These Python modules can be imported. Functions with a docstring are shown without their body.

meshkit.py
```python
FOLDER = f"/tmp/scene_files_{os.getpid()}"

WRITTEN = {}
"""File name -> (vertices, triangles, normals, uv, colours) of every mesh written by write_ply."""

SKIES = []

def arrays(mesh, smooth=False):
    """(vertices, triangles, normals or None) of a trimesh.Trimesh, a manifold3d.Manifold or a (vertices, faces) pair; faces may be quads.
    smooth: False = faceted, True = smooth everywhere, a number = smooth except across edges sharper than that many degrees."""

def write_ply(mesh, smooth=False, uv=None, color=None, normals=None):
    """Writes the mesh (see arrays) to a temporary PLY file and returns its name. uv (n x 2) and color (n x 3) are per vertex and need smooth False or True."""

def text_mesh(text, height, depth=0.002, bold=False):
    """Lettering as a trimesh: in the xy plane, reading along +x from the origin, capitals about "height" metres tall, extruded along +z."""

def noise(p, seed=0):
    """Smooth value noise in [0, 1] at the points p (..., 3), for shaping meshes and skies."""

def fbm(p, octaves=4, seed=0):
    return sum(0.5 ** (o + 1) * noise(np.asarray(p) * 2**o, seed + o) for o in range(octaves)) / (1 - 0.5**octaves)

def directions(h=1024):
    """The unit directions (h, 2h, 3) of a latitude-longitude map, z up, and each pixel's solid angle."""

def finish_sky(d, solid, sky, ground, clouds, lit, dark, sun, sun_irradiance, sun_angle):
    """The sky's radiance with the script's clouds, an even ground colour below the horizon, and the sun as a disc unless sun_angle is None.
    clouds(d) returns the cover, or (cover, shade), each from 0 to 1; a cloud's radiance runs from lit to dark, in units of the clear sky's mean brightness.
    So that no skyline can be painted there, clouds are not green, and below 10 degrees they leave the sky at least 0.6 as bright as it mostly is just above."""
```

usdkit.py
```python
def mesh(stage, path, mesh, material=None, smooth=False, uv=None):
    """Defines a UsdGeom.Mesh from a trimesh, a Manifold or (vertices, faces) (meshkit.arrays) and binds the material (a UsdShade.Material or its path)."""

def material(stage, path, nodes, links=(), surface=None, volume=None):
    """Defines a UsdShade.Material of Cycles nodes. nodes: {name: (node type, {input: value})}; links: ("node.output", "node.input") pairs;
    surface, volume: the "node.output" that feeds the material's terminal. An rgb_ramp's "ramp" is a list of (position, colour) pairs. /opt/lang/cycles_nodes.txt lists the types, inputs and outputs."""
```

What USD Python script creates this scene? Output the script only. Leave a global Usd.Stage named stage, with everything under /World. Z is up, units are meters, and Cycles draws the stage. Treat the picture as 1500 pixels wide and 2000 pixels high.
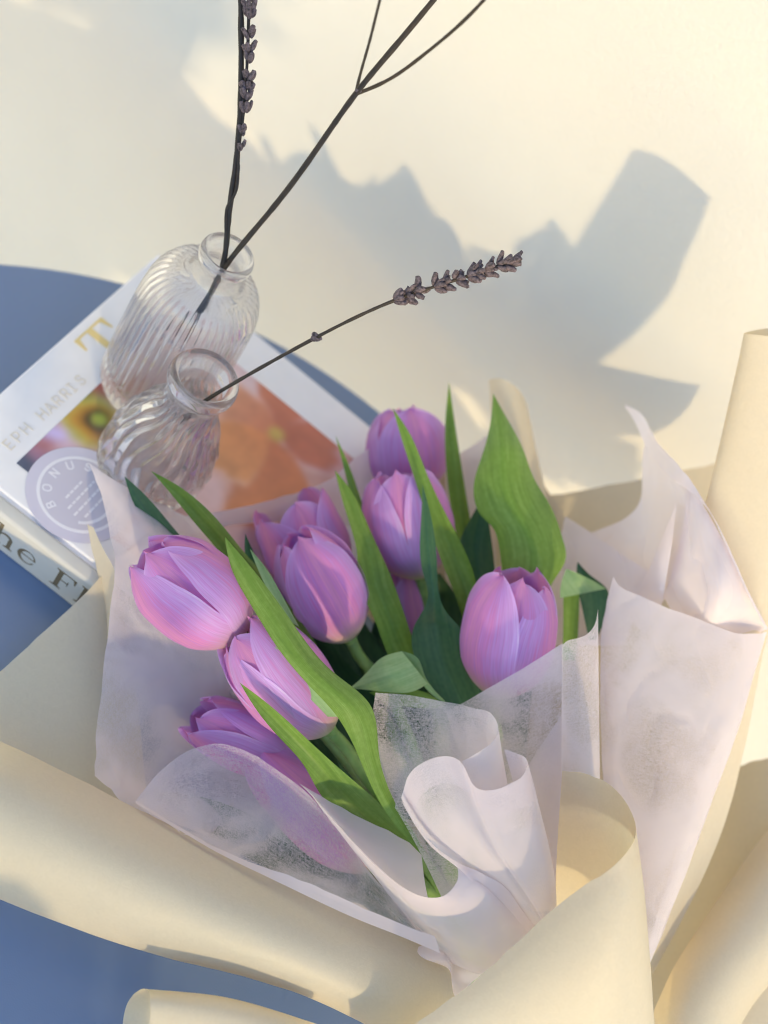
import math, random
import numpy as np
import trimesh
import usdkit
import meshkit
from scipy.interpolate import CubicSpline, PchipInterpolator
from shapely.geometry import Polygon, box as sbox, Point
from shapely.ops import unary_union
from shapely import affinity
from pxr import Usd, UsdGeom, UsdLux, UsdShade, Gf, Sdf, Vt

random.seed(7)
RNG = np.random.default_rng(7)
stage = Usd.Stage.CreateInMemory()
UsdGeom.SetStageUpAxis(stage, UsdGeom.Tokens.z)
UsdGeom.SetStageMetersPerUnit(stage, 1.0)
UsdGeom.Xform.Define(stage, '/World')
UsdGeom.Scope.Define(stage, '/World/Looks')

# ------------------------------------------------------------------ camera, sky, sun
FPX, ROLL, PITCH, EYE_H = 2200.0, math.radians(46), math.radians(50.2), 0.54
fw = np.array([0, math.cos(PITCH), -math.sin(PITCH)])
r0 = np.array([1.0, 0, 0]); u0 = np.array([0, math.sin(PITCH), math.cos(PITCH)])
cx = math.cos(ROLL) * r0 + math.sin(ROLL) * u0
cy = -math.sin(ROLL) * r0 + math.cos(ROLL) * u0
EYE = np.array([0, 0, EYE_H])
cam = UsdGeom.Camera.Define(stage, '/World/camera')
cam.CreateHorizontalApertureAttr(36.0); cam.CreateVerticalApertureAttr(48.0)
cam.CreateFocalLengthAttr(36.0 * FPX / 1500)
cam.CreateFStopAttr(6.6); cam.CreateFocusDistanceAttr(0.498)
cam.CreateClippingRangeAttr(Gf.Vec2f(0.01, 100))
cam.CreateExposureAttr(1.16)
cam.AddTransformOp().Set(Gf.Matrix4d(*cx, 0, *cy, 0, *(-fw), 0, *EYE, 1))

SUN_AZ, SUN_EL = math.radians(-43), math.radians(15.5)          # the way the light travels, seen from above
ldir = np.array([math.sin(SUN_AZ) * math.cos(SUN_EL), math.cos(SUN_AZ) * math.cos(SUN_EL), -math.sin(SUN_EL)])
sun = UsdLux.DistantLight.Define(stage, '/World/sun')
sun.CreateIntensityAttr(0.5); sun.CreateAngleAttr(1.2); sun.CreateColorAttr(Gf.Vec3f(0.56, 0.43, 0.22))
sun.CreateNormalizeAttr(True)
zb = -ldir; xb = np.cross([0, 0, 1.0], zb); xb /= np.linalg.norm(xb); yb = np.cross(zb, xb)
sun.AddTransformOp().Set(Gf.Matrix4d(*xb, 0, *yb, 0, *zb, 0, 0, 0, 3, 1))
dome = UsdLux.DomeLight.Define(stage, '/World/sky')
skym = usdkit.material(stage, '/World/Looks/sky_look', {
    'sky': ('sky_texture', {'sky_type': 'single_scattering', 'sun_disc': False, 'sun_elevation': SUN_EL,
                            'sun_rotation': math.atan2(-ldir[0], -ldir[1]), 'aerosol_density': 0.2, 'ozone_density': 1.9}),
    'bg': ('background_shader', {'strength': 0.15})}, [('sky.color', 'bg.color')], surface='bg.background')
UsdShade.MaterialBindingAPI.Apply(dome.GetPrim()).Bind(skym)
dome.GetPrim().SetCustomDataByKey('kind', 'structure')

# ------------------------------------------------------------------ helpers
def ray(px, py):
    return cx * (px - 750) / FPX + cy * (1000 - py) / FPX + fw
def at(px, py, d):                        # point of the picture at a depth (m along the optical axis)
    return EYE + ray(px, py) * d
def atz(px, py, z):                       # point of the picture on the level plane z
    r = ray(px, py); return EYE + r * (z - EYE_H) / r[2]

used = {}
def path_for(name, parent):
    base = ('/World' if parent is None else str(parent.GetPath())) + '/' + name
    n = used.get(base, 0); used[base] = n + 1
    return base if n == 0 else '%s_%03d' % (base, n)
def tag(p, label=None, cat=None, group=None, kind=None):
    for k, v in (('label', label), ('category', cat), ('group', group), ('kind', kind)):
        if v: p.SetCustomDataByKey(k, v)
    return p
def obj(name, mesh, mat, parent=None, smooth=True, uv=None, **kw):
    m = usdkit.mesh(stage, path_for(name, parent), mesh, mat, smooth=smooth, uv=uv)
    return tag(m.GetPrim(), **kw)
def thing(name, label, cat, loc=(0, 0, 0), rotz=0.0, group=None, parent=None):
    x = UsdGeom.Xform.Define(stage, path_for(name, parent))
    x.AddTranslateOp().Set(Gf.Vec3d(*map(float, loc)))
    if rotz: x.AddRotateZOp().Set(float(math.degrees(rotz)))
    return tag(x.GetPrim(), label, cat, group)

def spline(pts, n, t=None):
    pts = np.asarray(pts, float)
    d = np.r_[0, np.cumsum(np.maximum(np.linalg.norm(np.diff(pts, axis=0), axis=1), 1e-5) ** 0.75)]
    d /= d[-1]
    q = np.linspace(0, 1, n) if t is None else t
    if len(pts) == 2:
        return pts[0] + (pts[1] - pts[0]) * q[:, None]
    return CubicSpline(d, pts, bc_type='natural')(q)
def grid_faces(nu, nv):
    i = np.arange(nu * nv).reshape(nu, nv)
    a, b, c, d = i[:-1, :-1].ravel(), i[:-1, 1:].ravel(), i[1:, 1:].ravel(), i[1:, :-1].ravel()
    return np.vstack([np.c_[a, b, c], np.c_[a, c, d]])
def loft(rows, nu=60, nv=36, wob=0.0, seed=0, smooth_rows=True, edge=0.0, crease=0.0, part=1.0, back=0.0):
    """rows of (px, py, depth) -> (verts, faces), uv in metres"""
    R = np.array([spline([at(*p) for p in r], nu) for r in rows])            # rows x nu x 3
    out = np.empty((nv, nu, 3))
    dm = np.linalg.norm(np.diff(R, axis=0), axis=2).mean(1) if len(R) > 1 else [1]
    t = np.r_[0, np.cumsum(np.maximum(dm, 1e-5) ** 0.75)]; t /= t[-1]
    q = np.linspace(0, part, nv)
    if len(R) == 2:
        out = R[0][None] + (R[1] - R[0])[None] * q[:, None, None]
    else:
        out = CubicSpline(t, R, bc_type='natural', axis=0)(q)
    du = np.linalg.norm(np.diff(out, axis=1), axis=2); dv = np.linalg.norm(np.diff(out, axis=0), axis=2)
    U = np.concatenate([np.zeros((nv, 1)), np.cumsum(du, 1)], 1).mean(0)[None].repeat(nv, 0)
    V = np.concatenate([np.zeros((1, nu)), np.cumsum(dv, 0)], 0).mean(1)[:, None].repeat(nu, 1)
    if wob:
        n = meshkit.fbm(out.reshape(-1, 3) * 28 + seed * 3.1, 3, seed).reshape(nv, nu) - 0.5
        m = meshkit.fbm(out.reshape(-1, 3) * 95 + seed * 1.7, 2, seed + 5).reshape(nv, nu) - 0.5
        a, b = np.gradient(out, axis=1), np.gradient(out, axis=0)
        nr = np.cross(a, b); nr /= np.maximum(np.linalg.norm(nr, axis=2, keepdims=True), 1e-12)
        out = out + nr * (n * wob + m * wob * 0.22)[..., None]
    if crease:
        q2 = out.reshape(-1, 3) @ np.array([[52, 9, 14], [-12, 30, 20], [8, -22, 44.0]]) + seed * 2.3
        cr = (1 - np.abs(2 * meshkit.fbm(q2, 2, seed + 11).reshape(nv, nu) - 1)) ** 5
        a, b = np.gradient(out, axis=1), np.gradient(out, axis=0)
        nr = np.cross(a, b); nr /= np.maximum(np.linalg.norm(nr, axis=2, keepdims=True), 1e-12)
        out = out + nr * (cr * crease)[..., None]
    if edge:                                                              # a slightly uneven cut edge
        k = meshkit.noise(np.c_[U[0] * 160, np.zeros(nu), np.full(nu, seed)], seed) - 0.5
        tv = out[1] - out[0]; tv /= np.maximum(np.linalg.norm(tv, axis=1, keepdims=True), 1e-9)
        w = np.exp(-np.arange(nv) / 2.0)
        out = out + w[:, None, None] * (k * edge)[None, :, None] * tv[None]
    if back:
        vw = out - EYE; out = out + vw / np.linalg.norm(vw, axis=2, keepdims=True) * (back * np.linspace(.15, 1, nv))[:, None, None]
    return (out.reshape(-1, 3), grid_faces(nv, nu)), np.c_[U.ravel(), V.ravel()]
def sheet(name, rows, mat, parent=None, nu=60, nv=36, wob=0.0012, seed=0, edge=0.0008, sh=None, crease=0.0, lip=0, **kw):
    if sh: rows = [[(a, b, d - sh(a, b)) for a, b, d in r] for r in rows]
    if crease: nu, nv, crease = max(nu, 120), max(nv, 80), crease * 1.7
    m, uv = loft(rows, nu, nv, wob, seed, edge=edge, crease=crease)
    if lip:
        if parent is None:
            parent = thing(name, kw.pop('label'), kw.pop('cat'), group=kw.pop('group')); name = 'panel'
        m2, uv2 = loft(rows, nu, 14, wob, seed, edge=edge, part=lip, back=.0012)
        obj('folded_lip', m2, mat, parent, True, uv2)
    return obj(name, m, mat, parent, True, uv, **kw)
Q9S = lambda x, y: float(np.interp(x, [1080, 1250, 1350, 1420, 1500], [0, .022, .077, .068, .045])) * min(max((1125 + .374 * (x - 1200) - y + 60) / 100, 0), 1)
Q5S = lambda x, y: -.012 * min(max((y - 1750) / 80, 0), 1)
Q8S = lambda x, y: .018 * min(max((x - 1230) / 250, 0), 1)
def tube_pts(P, rad, ns=10, cap=True):
    P = np.asarray(P, float); n = len(P)
    rad = np.full(n, rad) if np.ndim(rad) == 0 else np.asarray(rad, float)
    T = np.gradient(P, axis=0); T /= np.linalg.norm(T, axis=1, keepdims=True)
    a = np.cross(T[0], [0.31, 0.52, 0.79]); a /= np.linalg.norm(a)
    V = []
    for k in range(n):
        a = a - T[k] * (a @ T[k]); a /= np.linalg.norm(a); b = np.cross(T[k], a)
        th = np.linspace(0, 2 * np.pi, ns, endpoint=False)
        V.append(P[k] + rad[k] * (np.cos(th)[:, None] * a + np.sin(th)[:, None] * b))
    F = []
    for k in range(n - 1):
        for j in range(ns):
            p, q = k * ns + j, k * ns + (j + 1) % ns
            F += [[p, q, q + ns], [p, q + ns, p + ns]]
    V = np.vstack(V)
    if cap:
        V = np.vstack([V, P[0], P[-1]])
        for j in range(ns):
            F.append([n * ns, (j + 1) % ns, j]); F.append([n * ns + 1, (n - 1) * ns + j, (n - 1) * ns + (j + 1) % ns])
    return V, np.array(F)
def lathe(prof, ns, fr=None):
    prof = np.asarray(prof, float); n = len(prof)
    th = np.linspace(0, 2 * np.pi, ns, endpoint=False)
    V = np.empty((n, ns, 3))
    for k, (r, z) in enumerate(prof):
        rr = r * np.ones(ns) if fr is None else r * fr(k, r, z, th)
        V[k, :, 0], V[k, :, 1], V[k, :, 2] = rr * np.cos(th), rr * np.sin(th), z
    i = np.arange(n * ns).reshape(n, ns); j = np.roll(i, -1, 1)
    F = np.vstack([np.c_[i[:-1].ravel(), j[:-1].ravel(), j[1:].ravel()], np.c_[i[:-1].ravel(), j[1:].ravel(), i[1:].ravel()]])
    return V.reshape(-1, 3), F
def joined(ms):
    return trimesh.util.concatenate([trimesh.Trimesh(v, f, process=False) if not isinstance(m, trimesh.Trimesh) else m
                                     for m in ms for v, f in [((m.vertices, m.faces) if isinstance(m, trimesh.Trimesh) else m)]])
def rounded_box(x0, y0, z0, x1, y1, z1, r=0.001):
    b = r
    V = []
    import manifold3d as m3
    s = [m3.Manifold.sphere(r, 12).translate([x, y, z]) for x in (x0 + r, x1 - r) for y in (y0 + r, y1 - r) for z in (z0 + r, z1 - r)]
    return m3.Manifold.batch_hull(s)

# ------------------------------------------------------------------ materials
L = '/World/Looks/'
def plain(name, col, rough=0.5, var=0.0, scale=40, bump=0.0, bscale=600, spec=0.5, **kw):
    n = {'tc': ('texture_coordinate', {}), 'p': ('principled_bsdf', {'base_color': col, 'roughness': rough, 'specular_ior_level': spec, **kw})}
    l = []
    if var:
        n['n'] = ('noise_texture', {'scale': scale, 'detail': 4.0})
        n['r'] = ('rgb_ramp', {'ramp': [(0.3, [c * (1 - var) for c in col]), (0.7, [min(1, c * (1 + var)) for c in col])]})
        l += [('tc.object', 'n.vector'), ('n.fac', 'r.fac'), ('r.color', 'p.base_color')]
    if bump:
        n['bn'] = ('noise_texture', {'scale': bscale, 'detail': 3.0}); n['b'] = ('bump', {'strength': bump, 'distance': 0.001})
        l += [('tc.object', 'bn.vector'), ('bn.fac', 'b.height'), ('b.normal', 'p.normal')]
    return usdkit.material(stage, L + name, n, l, surface='p.BSDF')

def paper_look(name, col, trans, rough=0.42, tcol=None):
    """smooth florist's wrapping paper: pearly, lets some light through"""
    tcol = tcol or col
    n = {'tc': ('texture_coordinate', {}),
         'n': ('noise_texture', {'scale': 420.0, 'detail': 5.0, 'roughness': 0.7, 'distortion': 1.5}),
         'n2': ('noise_texture', {'scale': 14.0, 'detail': 3.0}),
         'r': ('rgb_ramp', {'ramp': [(0.3, [c * 0.945 for c in col]), (0.7, [min(1, c * 1.045) for c in col])]}),
         'mx': ('mix_color', {'blend_type': 'multiply', 'fac': 0.15}),
         'r2': ('rgb_ramp', {'ramp': [(0.35, (0.90, 0.89, 0.88)), (0.65, (1, 1, 1))]}),
         'b': ('bump', {'strength': 0.22, 'distance': 0.0006}),
         'p': ('principled_bsdf', {'roughness': rough, 'specular_ior_level': 0.32}),
         't': ('translucent_bsdf', {'color': tcol}),
         'm': ('mix_closure', {'fac': trans})}
    l = [('tc.object', 'n.vector'), ('tc.object', 'n2.vector'), ('n.fac', 'r.fac'), ('n2.fac', 'r2.fac'), ('r.color', 'mx.a'), ('r2.color', 'mx.b'),
         ('mx.result', 'p.base_color'), ('n.fac', 'b.height'), ('b.normal', 'p.normal'), ('p.BSDF', 'm.closure1'), ('t.BSDF', 'm.closure2')]
    return usdkit.material(stage, L + name, n, l, surface='m.closure')
PAPER = paper_look('cream_paper', (0.70, 0.645, 0.535), 0.34, rough=0.45, tcol=(0.86, 0.67, 0.34))
PAPER_SHADE = paper_look('cream_paper_shade', (0.54, 0.485, 0.39), 0.20, rough=0.55, tcol=(0.80, 0.62, 0.34))  # same cream paper, darker: shade is put into its colour

def tissue_look(name, col, sheer_lo, sheer_hi, patch=30.0, stretch=(320, 2200)):
    """non-woven tissue: matted fibres, sheer where they are thin"""
    n = {'uv': ('texture_coordinate', {}), 'tc': ('texture_coordinate', {}),
         'mp': ('mapping', {'scale': (stretch[0], stretch[1], 1.0)}),
         'f': ('noise_texture', {'scale': 1.0, 'detail': 4.0, 'roughness': 0.65, 'distortion': 2.2}),
         'mp2': ('mapping', {'scale': (stretch[1] * 0.8, stretch[0] * 1.2, 1.0), 'rotation': (0, 0, 0.5)}),
         'f2': ('noise_texture', {'scale': 1.0, 'detail': 3.0, 'roughness': 0.6, 'distortion': 2.5}),
         'pt': ('noise_texture', {'scale': patch, 'detail': 2.0, 'distortion': 0.6}),
         'pr': ('map_range', {'range_type': 'smoothstep', 'from_min': 0.33, 'from_max': 0.68, 'to_min': sheer_lo, 'to_max': sheer_hi, 'clamp': True}),
         'fm': ('math', {'math_type': 'multiply_add', 'value2': 0.6, 'value3': 0.0}),
         'fa': ('math', {'math_type': 'multiply_add', 'value2': 0.4}),
         'fr': ('map_range', {'from_min': 0.42, 'from_max': 0.61, 'to_min': 0.18, 'to_max': 1.8, 'clamp': True}),
         'tr': ('math', {'math_type': 'multiply', 'use_clamp': True}),
         'r': ('rgb_ramp', {'ramp': [(0.35, [c * 0.94 for c in col]), (0.65, [min(1, c * 1.04) for c in col])]}),
         'b': ('bump', {'strength': 0.6, 'distance': 0.0005}),
         'd': ('diffuse_bsdf', {'roughness': 0.3}), 't': ('translucent_bsdf', {'color': col}),
         'm': ('mix_closure', {'fac': 0.46}), 'tp': ('transparent_bsdf', {}), 'o': ('mix_closure', {})}
    l = [('uv.UV', 'mp.vector'), ('uv.UV', 'mp2.vector'), ('mp.vector', 'f.vector'), ('mp2.vector', 'f2.vector'), ('tc.object', 'pt.vector'), ('pt.fac', 'pr.value'),
         ('f.fac', 'fm.value1'), ('f2.fac', 'fa.value1'), ('fm.value', 'fa.value3'), ('fa.value', 'fr.value'), ('fr.result', 'tr.value1'), ('pr.result', 'tr.value2'),
         ('fa.value', 'r.fac'), ('r.color', 'd.color'), ('fa.value', 'b.height'), ('b.normal', 'd.normal'), ('d.BSDF', 'm.closure1'), ('t.BSDF', 'm.closure2'),
         ('tr.value', 'o.fac'), ('m.closure', 'o.closure1'), ('tp.BSDF', 'o.closure2')]
    return usdkit.material(stage, L + name, n, l, surface='o.closure')
TCOL = (0.87, 0.80, 0.825)
TISSUE = tissue_look('pink_tissue', TCOL, 0.02, 0.12)
TISSUE_MID = tissue_look('pink_tissue_thin', TCOL, 0.03, 0.44, patch=30)
TISSUE_SHEER = tissue_look('pink_tissue_sheer', TCOL, 0.16, 0.68, patch=26)

def petal_look():
    n = {'uv': ('texture_coordinate', {}), 'sp': ('separate_xyz', {}),
         'mp': ('mapping', {'scale': (46.0, 2.2, 1.0)}), 'st': ('noise_texture', {'scale': 1.0, 'detail': 4.0, 'roughness': 0.6, 'distortion': 0.35}),
         'oi': ('object_info', {}),
         'c': ('math', {'math_type': 'subtract', 'value2': 0.5}), 'ca': ('math', {'math_type': 'absolute'}),
         'cs': ('math', {'math_type': 'multiply_add', 'value2': 1.5}), 'stm': ('math', {'math_type': 'multiply_add', 'value2': 1.25, 'value3': -0.62}),
         'r': ('rgb_ramp', {'ramp': [(0.0, (0.83, 0.35, 0.64)), (0.20, (0.76, 0.30, 0.66)), (0.48, (0.71, 0.37, 0.78)), (0.8, (0.75, 0.49, 0.88)), (1.0, (0.84, 0.68, 0.93))]}),
         'base': ('rgb_ramp', {'ramp': [(0.0, (0.60, 0.62, 0.30)), (0.06, (0.66, 0.60, 0.42)), (0.16, (0.74, 0.52, 0.58)), (0.30, (0.70, 0.40, 0.62)), (0.9, (0.66, 0.42, 0.76))]}),
         'bf': ('map_range', {'from_min': 0.02, 'from_max': 0.30, 'to_min': 1.0, 'to_max': 0.0, 'clamp': True}),
         'mx': ('mix_color', {'blend_type': 'mix'}),
         'hs': ('hsv', {'hue': 0.5, 'saturation': 1.0}), 'rv': ('map_range', {'from_min': 0, 'from_max': 1, 'to_min': 0.93, 'to_max': 1.08}),
         'b': ('bump', {'strength': 0.18, 'distance': 0.0006}),
         'p': ('principled_bsdf', {'roughness': 0.5, 'specular_ior_level': 0.35, 'sheen_weight': 0.2}),
         'mpv': ('mapping', {'scale': (150.0, 3.0, 1.0)}), 'vn': ('noise_texture', {'scale': 1.0, 'detail': 3.0, 'roughness': 0.6, 'distortion': 0.3}), 'vr': ('map_range', {'from_min': 0.3, 'from_max': 0.7, 'to_min': 0.90, 'to_max': 1.10, 'clamp': True}), 'vm': ('math', {'math_type': 'multiply'}),
         't': ('translucent_bsdf', {}), 'm': ('mix_closure', {'fac': 0.40})}
    l = [('uv.UV', 'sp.vector'), ('uv.UV', 'mp.vector'), ('mp.vector', 'st.vector'), ('sp.x', 'c.value1'), ('c.value', 'ca.value1'), ('ca.value', 'cs.value1'),
         ('st.fac', 'stm.value1'), ('stm.value', 'cs.value3'), ('cs.value', 'r.fac'), ('sp.y', 'base.fac'), ('sp.y', 'bf.value'), ('bf.result', 'mx.fac'),
         ('r.color', 'mx.a'), ('base.color', 'mx.b'), ('mx.result', 'hs.color'), ('oi.random', 'rv.value'), ('uv.UV', 'mpv.vector'), ('mpv.vector', 'vn.vector'), ('vn.fac', 'vr.value'), ('rv.result', 'vm.value1'), ('vr.result', 'vm.value2'), ('vm.value', 'hs.value'),
         ('hs.color', 'p.base_color'), ('hs.color', 't.color'), ('vn.fac', 'b.height'), ('b.normal', 'p.normal'), ('p.BSDF', 'm.closure1'), ('t.BSDF', 'm.closure2')]
    return usdkit.material(stage, L + 'tulip_petal', n, l, surface='m.closure')
PETAL = petal_look()

def leaf_look(name, c0, c1, c2, trans=0.3):
    n = {'uv': ('texture_coordinate', {}), 'mp': ('mapping', {'scale': (3500.0, 45.0, 1.0)}),
         'st': ('noise_texture', {'scale': 1.0, 'detail': 3.0, 'roughness': 0.6}),
         'mp2': ('mapping', {'scale': (420.0, 25.0, 1.0)}), 'st2': ('noise_texture', {'scale': 1.0, 'detail': 3.0}),
         'mot': ('noise_texture', {'scale': 420.0, 'detail': 4.0, 'roughness': 0.7}),
         'a': ('math', {'math_type': 'multiply_add', 'value2': 0.35, 'value3': 0.0}), 'a2': ('math', {'math_type': 'multiply_add', 'value2': 0.4}),
         'a3': ('math', {'math_type': 'multiply_add', 'value2': 0.25}),
         'r': ('rgb_ramp', {'ramp': [(0.38, c0), (0.5, c1), (0.64, c2)]}),
         'b': ('bump', {'strength': 0.25, 'distance': 0.0004}),
         'p': ('principled_bsdf', {'roughness': 0.42, 'specular_ior_level': 0.45, 'sheen_weight': 0.25, 'sheen_tint': (.75, .9, 1.0)}), 't': ('translucent_bsdf', {}), 'm': ('mix_closure', {'fac': trans})}
    l = [('uv.UV', 'mp.vector'), ('mp.vector', 'st.vector'), ('uv.UV', 'mp2.vector'), ('mp2.vector', 'st2.vector'), ('uv.object', 'mot.vector'), ('st.fac', 'a.value1'), ('st2.fac', 'a2.value1'), ('a.value', 'a2.value3'),
         ('mot.fac', 'a3.value1'), ('a2.value', 'a3.value3'), ('a3.value', 'r.fac'), ('r.color', 'p.base_color'), ('r.color', 't.color'), ('st.fac', 'b.height'), ('b.normal', 'p.normal'),
         ('p.BSDF', 'm.closure1'), ('t.BSDF', 'm.closure2')]
    return usdkit.material(stage, L + name, n, l, surface='m.closure')
LEAF = leaf_look('tulip_leaf', (0.12, 0.235, 0.025), (0.165, 0.30, 0.037), (0.24, 0.385, 0.08))
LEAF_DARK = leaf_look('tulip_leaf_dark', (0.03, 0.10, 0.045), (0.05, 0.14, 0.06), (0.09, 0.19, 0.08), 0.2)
LEAF_PALE = leaf_look('tulip_leaf_pale', (0.24, 0.42, 0.17), (0.30, 0.48, 0.22), (0.38, 0.55, 0.28))
STEM = plain('tulip_stem', (0.20, 0.34, 0.10), 0.4, 0.2, 200)
BOUNCE_WALL = plain('bounce_wall_white', (0.78, 0.80, 0.82), 0.7, spec=0.3)
WALL = plain('cream_wall_paint', (0.655, 0.632, 0.578), 0.7, 0.025, 7, 0.6, 380, spec=0.3)
FLOOR = plain('floor_tile', (0.66, 0.63, 0.58), 0.6, 0.1, 8)
TABLE = plain('blue_table_paint', (0.15, 0.22, 0.37), 0.25, 0.07, 2200, 0.06, 1500)
TABLE_LEG = plain('blue_table_leg_paint', (0.14, 0.21, 0.38), 0.4)
COVER = plain('white_book_cloth', (0.82, 0.81, 0.84), 0.5, 0.02, 60, 0.08, 2500)
SPINE = plain('grey_spine_cloth', (0.60, 0.59, 0.56), 0.6, 0.03, 60, 0.1, 2500)
PAGES = plain('page_paper', (0.75, 0.72, 0.65), 0.8, 0.05, 900)
GOLD = plain('gold_print', (0.76, 0.60, 0.27), 0.4)
GOLD_PALE = plain('pale_gold_print', (0.75, 0.70, 0.62), 0.45)
BRONZE = plain('bronze_print', (0.17, 0.13, 0.07), 0.45)
STICK = plain('lavender_sticker', (0.60, 0.575, 0.70), 0.4)
STICK_IN = plain('lavender_sticker_centre', (0.57, 0.545, 0.65), 0.4)
STICK_PR = plain('white_sticker_print', (0.80, 0.79, 0.86), 0.45)
DRYSTEM = plain('dry_lavender_stem', (0.014, 0.010, 0.009), 0.55, 0.4, 300, 0.4, 1500)
DRYSTEM_PALE = plain('dry_lavender_stem_pale', (0.026, 0.017, 0.010), 0.55, 0.4, 300)
FLORET = plain('dry_lavender_floret', (0.12, 0.092, 0.105), 0.65, 0.75, 900, 0.6, 2500)
def glass_look(name, tint, rough, milk):
    n = {'g': ('principled_bsdf', {'base_color': tint, 'roughness': rough, 'transmission_weight': 1.0, 'ior': 1.45}), 'c': ('transparent_bsdf', {'color': (.97, .97, .98)}), 'gc': ('mix_closure', {'fac': .18}),
         'd': ('diffuse_bsdf', {'color': (.86, .85, .90)}), 't': ('translucent_bsdf', {'color': (.86, .85, .90)}), 'k': ('mix_closure', {'fac': .5}), 'm': ('mix_closure', {'fac': milk})}
    return usdkit.material(stage, L + name, n, [('g.BSDF', 'gc.closure1'), ('c.BSDF', 'gc.closure2'), ('d.BSDF', 'k.closure1'), ('t.BSDF', 'k.closure2'), ('gc.closure', 'm.closure1'), ('k.closure', 'm.closure2')], surface='m.closure')
GLASS = glass_look('clear_glass', (1.0, 1.0, 1.0), 0.012, 0.018)
print_look = usdkit.material(stage, L + 'cover_print', {'a': ('attribute', {'attribute': 'print_color'}), 'p': ('principled_bsdf', {'roughness': 0.38})},
                             [('a.color', 'p.base_color')], surface='p.BSDF')

# ------------------------------------------------------------------ setting
WY = 0.62
def slab(x0, x1, y0, y1, z0, z1):
    m = trimesh.creation.box((x1 - x0, y1 - y0, z1 - z0)); m.apply_translation([(x0 + x1) / 2, (y0 + y1) / 2, (z0 + z1) / 2]); return m
obj('wall', slab(-4, 4, WY, WY + 0.25, -0.72, 2.6), WALL, smooth=False, label='cream plastered wall behind the table catching plant shadows', kind='structure')
obj('wall', slab(-1.45, -1.2, -2.2, WY - .002, -0.72, 0.85), BOUNCE_WALL, smooth=False, label='added low white wall left of the table, out of view, bouncing fill light', kind='structure')  # added outside the frame to bounce light into the shaded side
obj('floor', slab(-6, 6, -6, 0.62 - 0.001, -0.85, -0.72), FLOOR, smooth=False, label='pale floor below the table', kind='structure')

tc = np.array([-0.0013, 0.2035]); TR = 0.3098
tb = thing('side_table', 'round blue metal side table under the book, vases and bouquet', 'table', (tc[0], tc[1], -0.72))
prof = [(0, .706), (TR - .012, .706), (TR - .004, .7075), (TR, .7125), (TR - .0006, .7165), (TR - .003, .7193), (TR - .006, .72), (TR * .6, .72), (0.0001, .72)]
obj('table_top', lathe(prof, 160), TABLE, tb, smooth=40)
obj('pedestal', lathe([(0.0001, .02), (.028, .02), (.024, .05), (.022, .35), (.024, .66), (.05, .7055), (.0001, .7057)], 48), TABLE_LEG, tb, smooth=40)
obj('base', lathe([(0.0001, 0), (.19, 0), (.192, .006), (.185, .012), (.05, .0195), (.0001, .0197)], 96), TABLE_LEG, tb, smooth=40)

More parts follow.
